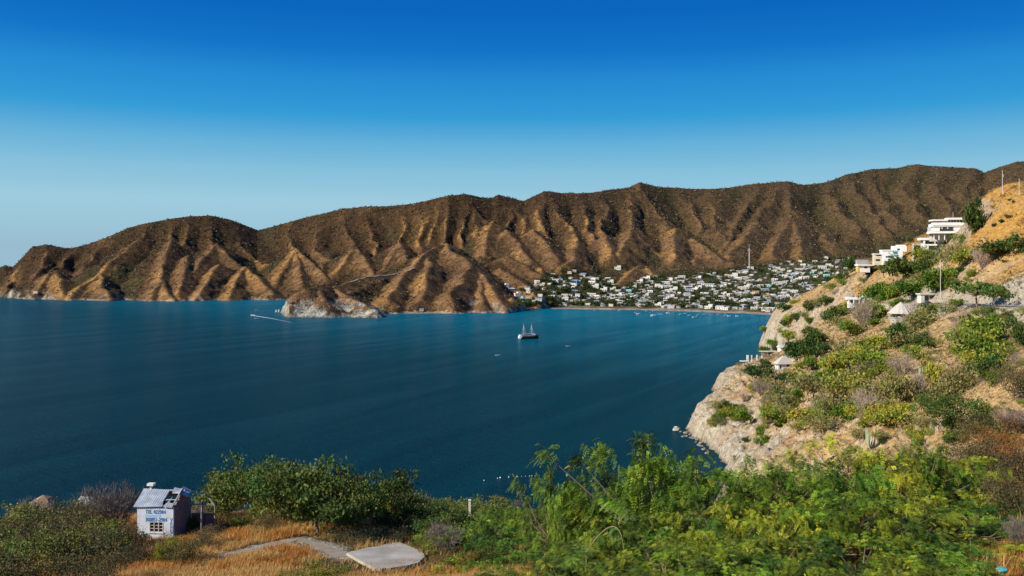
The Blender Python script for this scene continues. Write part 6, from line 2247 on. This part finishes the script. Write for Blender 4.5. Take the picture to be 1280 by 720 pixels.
def dry_grass():
    rg = np.random.default_rng(31)
    n = 330000
    u = rg.uniform(-20, 1300, n)
    Y = np.exp(rg.uniform(math.log(30), math.log(112), n))
    X = (u - 640) / F * Y
    n2 = fbm(X / 16, Y / 16, 411, 4)
    n1 = fbm(X / 70, Y / 70, 401, 4)
    lit = np.clip(sstep(-10, 8, X - 4 + 14 * n2 + (Y - 60) * .05) + sstep(.1, .5, n2 + n1), 0, 1)
    ok = rg.uniform(size=n) > lit * .9
    pd, _ = seg_dist(X, Y, PATH)
    ok &= pd > 1.3
    ok &= ((X - SLAB_C[0]) / 2.9) ** 2 + ((Y - SLAB_C[1]) / 2.8) ** 2 > 0.95 + .5 * fbm(X / 1.5, Y / 1.5, 437, 2)
    bx = fbm(X / 2.2, Y / 2.2, 431, 2)
    ok &= bx > -0.35
    X, Y, bx = X[ok], Y[ok], bx[ok]
    Z = nz_at(X, Y)
    m = len(X)
    h = rg.uniform(.22, .6, m) * (1 + .6 * np.clip(bx, -.3, 1))
    V, Fq, C = [], [], []
    base = np.stack([X, Y, Z - .04], -1)
    col = np.array([0.60, 0.37, 0.12])[None] * rg.uniform(.8, 1.2, (m, 1))
    red = (fbm(X / 6, Y / 6, 433, 3) > .08)[:, None]
    col = np.where(red, col * np.array([.92, .70, .50]), col)
    for k in range(3):
        a = rg.uniform(0, 6.28, m)
        d = np.stack([np.cos(a), np.sin(a), np.zeros(m)], -1)
        s = np.stack([-np.sin(a), np.cos(a), np.zeros(m)], -1)
        wv = .03
        tip = base + d * (h * rg.uniform(.2, .8, m))[:, None] + np.array([0, 0, 1]) * h[:, None]
        V.append(np.stack([base - s * wv, base + s * wv, tip], 1))
        C.append(np.repeat(col[:, None], 3, axis=1))
    V = np.concatenate(V).reshape(-1, 3)
    C = np.concatenate(C).reshape(-1, 3)
    o = link('dry_grass', new_mesh('dry_grass', V, np.arange(len(V)).reshape(-1, 3), [mat_leaf('dry_blade', 0.5, 0.0, 0.0)], np.clip(C, 0, 1)), kind='stuff')
    o['label'] = 'golden dry grass covering the near slope'


dry_grass()


# ------------------------------------------------------------------ the painted shed
def lettering(text, size, parent, loc, mat, name='lettering', sx=1.0):
    cu = bpy.data.curves.new('letters', 'FONT')
    cu.body = text
    cu.size = size
    cu.extrude = .004
    cu.offset = size * .028
    cu.resolution_u = 3
    tmp = bpy.data.objects.new('letters', cu)
    COL.objects.link(tmp)
    bpy.context.view_layer.update()
    me = bpy.data.meshes.new_from_object(tmp.evaluated_get(bpy.context.evaluated_depsgraph_get()))
    bpy.data.objects.remove(tmp, do_unlink=True)
    bpy.data.curves.remove(cu)
    me.materials.clear()
    me.materials.append(mat)
    return link(name, me, parent, loc, rot=(R(90), 0, 0), scale=(sx, 1, 1))


def shed():
    p = near_hit(194, 676, 50, 110)
    s = p[1] / F
    Lx = 47 * s
    Hh = 42 * s
    o = thing('painted_shed', 'small whitewashed shed with blue painted lettering and a broken tin roof', 'shed', p, R(-5))
    D = 3.4
    m_w = mat_plain('shed_white', (0.56, 0.61, 0.67), 0.9, 0.10, 1.6, 0.3, dirt=(0.34, 0.33, 0.33))
    x0, x1 = -Lx / 2, Lx / 2
    wx0, wx1 = x0 + 16 * s, x0 + 34 * s
    wz0, wz1 = Hh - 31 * s, Hh - 18.5 * s
    f = MB()          # front wall, built round the window opening
    f.box(x0, wx0, 0, .18, -2.0, Hh)
    f.box(wx1, x1, 0, .18, -2.0, Hh)
    f.box(wx0, wx1, 0, .18, -2.0, wz0)
    f.box(wx0, wx1, 0, .18, wz1, Hh)
    f.build('front_wall', m_w, o)
    m_g = mat_plain('bare_block', (0.20, 0.15, 0.14), 0.95, 0.3, 2.0, .3)
    MB().box(x1 - .18, x1 - .003, .19, D, -2.0, Hh - .1).box(x0 + .003, x0 + .18, .19, D, -2.0, Hh - .1).box(x0 + .19, x1 - .19, D - .18, D, -2, Hh - .1).build('side_wall', m_g, o)
    ym = D / 2
    for xx in (x0 + .004, x1 - .16):
        g = MB()
        V = [(xx, .2, Hh - .09), (xx + .15, .2, Hh - .09), (xx + .15, D - .01, Hh - .09), (xx, D - .01, Hh - .09), (xx, ym, Hh + .95), (xx + .15, ym, Hh + .95)]
        g.A.add(V, [(0, 3, 2, 1), (0, 1, 5, 4), (2, 3, 4, 5)])
        g.A.add(V, [(1, 2, 5), (3, 0, 4)])
        g.build('gable', m_g, o)
    w_ = MB().box(wx0 + .01, wx1 - .01, .12, .14, wz0 + .01, wz1 - .01).build('window', W['dark'], o)
    fr = MB()
    n = 3
    for i in range(n + 1):
        x = wx0 + .03 + (wx1 - wx0 - .06) * i / n
        fr.box(x - .035, x + .035, -.02, .1, wz0, wz1)
    for k in range(4):
        z = wz0 + .03 + (wz1 - wz0 - .06) * k / 3
        fr.box(wx0 + .001, wx1 - .001, .0, .08, z - .018, z + .018)
    fr.build('frame', mat_plain('window_frame_paint', (0.42, 0.40, 0.36), .8, .2, 2.0), w_)
    MB().box(wx0 - .05, wx1 + .05, -.08, -.003, wz0 - .1, wz0 - .004).build('sill', m_w, w_)

    def sheet(name, xa, xb, ya, yb, za, zb, skip=None, nx=70, lift=0.0, seed=0):
        rg = np.random.default_rng(seed)
        xs = np.linspace(xa, xb, nx)
        ys = np.linspace(0, 1, 9)
        V = []
        for t in ys:
            for x in xs:
                V.append((x, ya + (yb - ya) * t, za + (zb - za) * t + .028 * math.sin(x * 2 * math.pi / .19) + .035 * math.sin(x * 1.7 + t * 3 + seed) + lift * t * t))
        q = grid_faces(9, nx)
        if skip:
            keep = [k for k, a in enumerate(q) if not skip(V[a[0]][0], ys[a[0] // nx])]
            q = q[keep]
        V = np.array(V)
        V2 = V - np.array([0, 0, .012])
        m = len(V)
        return link(name, new_mesh(name, np.concatenate([V, V2]), np.concatenate([q, q[:, ::-1] + m]), [m_tin], smooth=True), o)
    m_tin = mat_plain('old_tin', (0.40, 0.45, 0.50), 0.5, 0.22, 1.5, 0.0, metal=.25, dirt=(0.30, 0.27, 0.24))
    hole = lambda x, t: (x > x1 - 1.15 and t > .28 + .3 * math.sin(x * 7)) or (x > x1 - .55 and t > .15)
    r1 = sheet('roof', x0 - .28, x1 + .1, -.16, ym, Hh + .06, Hh + 1.12, hole, seed=1)
    sheet('roof', x0 - .28, x1 - .9, ym + .02, D + .4, Hh + 1.12, Hh + .0, None, seed=2)
    b = MB()
    b.tube([(x1 - .02, -.18, Hh + .12), (x1 - .02, ym, Hh + 1.2)], .055, 5)
    b.tube([(x1 - .02, ym, Hh + 1.2), (x1 + .5, D + .8, Hh + .15)], .055, 5)
    b.tube([(x0, ym, Hh + 1.0), (x1 + .25, ym, Hh + 1.06)], .06, 5)
    b.tube([(x1 - .9, .6, Hh + .5), (x1 + .2, .7, Hh + .5)], .045, 5)
    b.build('rafter', mat_plain('grey_timber', (0.42, 0.40, 0.38), .9, .25, 2.0), o)
    # loose sheets
    for k, (x, y, z, rx, ry, rz, a, c) in enumerate([(x1 + .1, ym + .3, Hh + .85, .3, .45, .3, .38, .6), (x1 + 1.5, ym + 1.2, Hh + .5, -.5, -.7, .8, .25, .4), (x1 - .35, ym - .25, Hh + 1.05, .6, .1, .1, .35, .3)]):
        V = [(-a, -c, 0), (a, -c, 0.06), (a, c, 0), (-a, c, .1)]
        V = V + [(q[0], q[1], q[2] - .015) for q in V]
        t_ = MB().hexa([V[4], V[5], V[6], V[7], V[0], V[1], V[2], V[3]]).build('loose_sheet', m_tin, o)
        t_.location = (x, y, z)
        t_.rotation_euler = (rx, ry, rz)
    # water tank block on a stub at the west end of the ridge
    MB().box(x0 + .3, x0 + .46, ym - .1, ym + .1, Hh + .4, Hh + 1.42).build('post', m_w, o)
    MB().box(x0 + .1, x0 + .68, ym - .25, ym + .25, Hh + 1.43, Hh + 1.62).build('cap_slab', W['white'], o)
    # ruined lean-to behind the east wall
    ln = MB()
    for (x, y, h) in ((x1 + 1.9, 1.2, 2.3), (x1 + 2.5, 2.6, 2.6), (x1 + 1.2, 3.0, 2.8)):
        ln.tube([(x, y, -1.2), (x + .05, y, h)], .07, 5)
    ln.tube([(x1 + .02, 2.2, Hh * .9), (x1 + 2.6, 2.7, 2.5)], .06, 5)
    ln.tube([(x1 + 1.2, 3.0, 2.7), (x1 + 2.0, 1.1, 2.2)], .05, 5)
    ln.tube([(x1 + 1.5, 3.0, 3.4), (x1 + 2.6, 2.4, 2.5)], .05, 5)
    ln.build('lean_to_frame', mat_plain('grey_timber_post', (0.25, 0.22, 0.20), .9, .25, 2.0), o)
    MB().box(x1 + .1, x1 + 2.2, 3.3, 3.42, -1, 1.5).build('lean_to_wall', m_g, o)
    # the painted writing
    blue = mat_plain('sign_blue', (0.045, 0.20, 0.50), .8, .3, 6.0, 0, dirt=(0.22, 0.36, 0.55))
    pale = mat_plain('sign_pale_blue', (0.30, 0.46, 0.66), .8, .3, 6.0)
    h = 6.6 * s
    lettering('TEL 422984', h * .98, o, (x0 + 10.8 * s, -.012, Hh - 8.0 * s), blue, sx=.84)
    lettering('300851-2984', h, o, (x0 + 10.8 * s, -.012, Hh - 17.8 * s), blue, sx=.80)
    MB().box(x0 + 10.6 * s, x0 + 31 * s, -.008, -.002, Hh - 12.6 * s, Hh - 9.2 * s).build('painted_band', pale, o)
    for i, ch in enumerate('VENDO'):
        lettering(ch, h * .86, o, (x1 - 4.1 * s, -.012, Hh - (17.2 + i * 4.6) * s), blue)
    # stones under the front
    for i, (u, v, r) in enumerate([(178, 684, .5), (186, 688, .4), (172, 688, .42), (148, 691, .5)]):
        q = near_hit(u, v, 50, 100)
        later(rock_at(q[0], q[1], q[2], r, None, .55, 'stone', group='stones below the shed'), 'pale stone in the grass in front of the shed', u)


shed()


def near_details():
    strip('path', PATH, 1.3, mat_plain('path_dirt', (0.29, 0.235, 0.17), .95, .2, 1.2, .3), .035, zfun=lambda x, y: float(nz_at(np.array([x]), np.array([y]))[0]))
    # broken concrete slab
    pts = [(433, 691), (453, 686), (486, 679.5), (500, 678), (515, 684), (528, 690), (531, 696), (522, 703.5), (505, 707), (477, 711), (467, 710)]
    rj = random.Random(4)
    fine = []
    for (a0, b0), (a1, b1) in zip(pts, pts[1:] + pts[:1]):
        for k in range(5):
            t = k / 5
            j = 0 if k == 0 else 1
            fine.append((a0 + (a1 - a0) * t + j * rj.uniform(-.9, .9), b0 + (b1 - b0) * t + j * rj.uniform(-.5, .5)))
    pts = fine
    V = []
    for u, v in pts:
        Y = 65.0
        for _ in range(12):
            z = slab_z(0, Y)
            Y = (CAMZ - z) * F / (v - HZ)
        V.append(((u - 640) / F * Y, Y, slab_z(0, Y)))
    bm = bmesh.new()
    top = [bm.verts.new(p) for p in V]
    bm.faces.new(top)
    bot = [bm.verts.new((p[0], p[1], p[2] - .22)) for p in V]
    n = len(V)
    for i in range(n):
        bm.faces.new((top[i], bot[i], bot[(i + 1) % n], top[(i + 1) % n]))
    bmesh.ops.recalc_face_normals(bm, faces=bm.faces)
    me = bpy.data.meshes.new('concrete_slab')
    bm.to_mesh(me)
    bm.free()
    me.materials.append(mat_plain('slab_concrete', (0.40, 0.36, 0.30), .95, .2, .55, .5, dirt=(0.26, 0.21, 0.14)))
    link('concrete_slab', me, label='broken pale concrete slab lying at the end of the path', cat='slab')
    # marker post
    q = near_hit(587, 643, 50, 120) or px(587, 643, 90)
    s = q[1] / F
    o = MB().box(-.11, .11, -.11, .11, -1.0, 17 * s).box(-.15, .15, -.15, .15, 17 * s + .002, 18.5 * s).build('marker_post', W['white'], None, loc=q, label='white concrete marker post standing among bushes on the crest', cat='post')
    # white debris and boulders at the left edge
    q = near_hit(107, 640, 60, 130) or px(107, 640, 100)
    MB().hexa([(-.9, -.6, .0), (1.0, -.5, -.1), (.7, .7, .5), (-.8, .5, .7), (-.9, -.6, .08), (1.0, -.5, -.02), (.7, .7, .58), (-.8, .5, .78)]).build('metal_sheet', W['white'], None, loc=(q[0], q[1], q[2] + .9), label='crumpled white sheet lying on the scrub at the crest', cat='sheet')
    for i, (u, v, r, lb) in enumerate([(54, 640, 1.6, 'largest tan boulder on the crest at the far left'), (40, 650, 1.0, 'small tan boulder left of the largest one'), (66, 650, .8, 'small golden boulder below the largest one')]):
        q = near_hit(u, v, 60, 140) or px(u, v, 100)
        rock_at(q[0], q[1], q[2] + .5, r, lb, .75, mat=mat_plain('tan_rock', (0.30, 0.20, 0.11), .95, .3, .8, .5))
    for i, (u, v, r) in enumerate([(347, 663, .35), (531, 645, .5), (470, 655, .3), (380, 668, .3)]):
        q = near_hit(u, v, 50, 120)
        if q:
            later(rock_at(q[0], q[1], q[2] + .05, r, None, .6, 'stone', group='stones in the dry grass'), 'small pinkish stone in the dry grass on the crest', u)
    # arching dry stems over the thicket
    for (u0, v0, u1, v1, u2, v2, Y, lb) in [(733, 690, 765, 658, 780, 688, 33, 'long arching bare stem over the dark feathery trees'),
                                           (1276, 640, 1255, 590, 1238, 560, 44, 'pale bare stem leaning at the right edge of the thicket')]:
        a, b, c = [np.array(px(*q)) for q in ((u0, v0, Y), (u1, v1, Y - 1.5), (u2, v2, Y - 2))]
        b = b * 2 - (a + c) / 2
        P = [(1 - t) ** 2 * a + 2 * t * (1 - t) * b + t * t * c for t in np.linspace(0, 1, 12)]
        zg = float(nz_at(np.array([a[0]]), np.array([a[1]]))[0])
        P = [np.array([a[0], a[1], zg - .2])] + P
        org = P[0].copy()
        m = MB().tube([tuple(q - org) for q in P], np.linspace(.026, .010, len(P)), 5)
        m.build('bare_stem', mat_plain('dry_stem', (0.26, 0.20, 0.09), .8, .2, 3.0), None, True, loc=tuple(org), label=lb, cat='stem')
    # plastic bag caught at the bottom right
    q = px(1253, 712, 27)
    zg = float(nz_at(np.array([q[0]]), np.array([q[1]]))[0])
    o = rock_at(q[0], q[1], max(q[2], zg + .08), .17, 'crumpled turquoise plastic bag caught in twigs at the bottom of the slope', .5, 'plastic_bag', mat_plain('turquoise_plastic', (0.05, 0.30, 0.30), .35, .25, 5.0))
    o['category'] = 'bag'


near_details()
settle_labels()
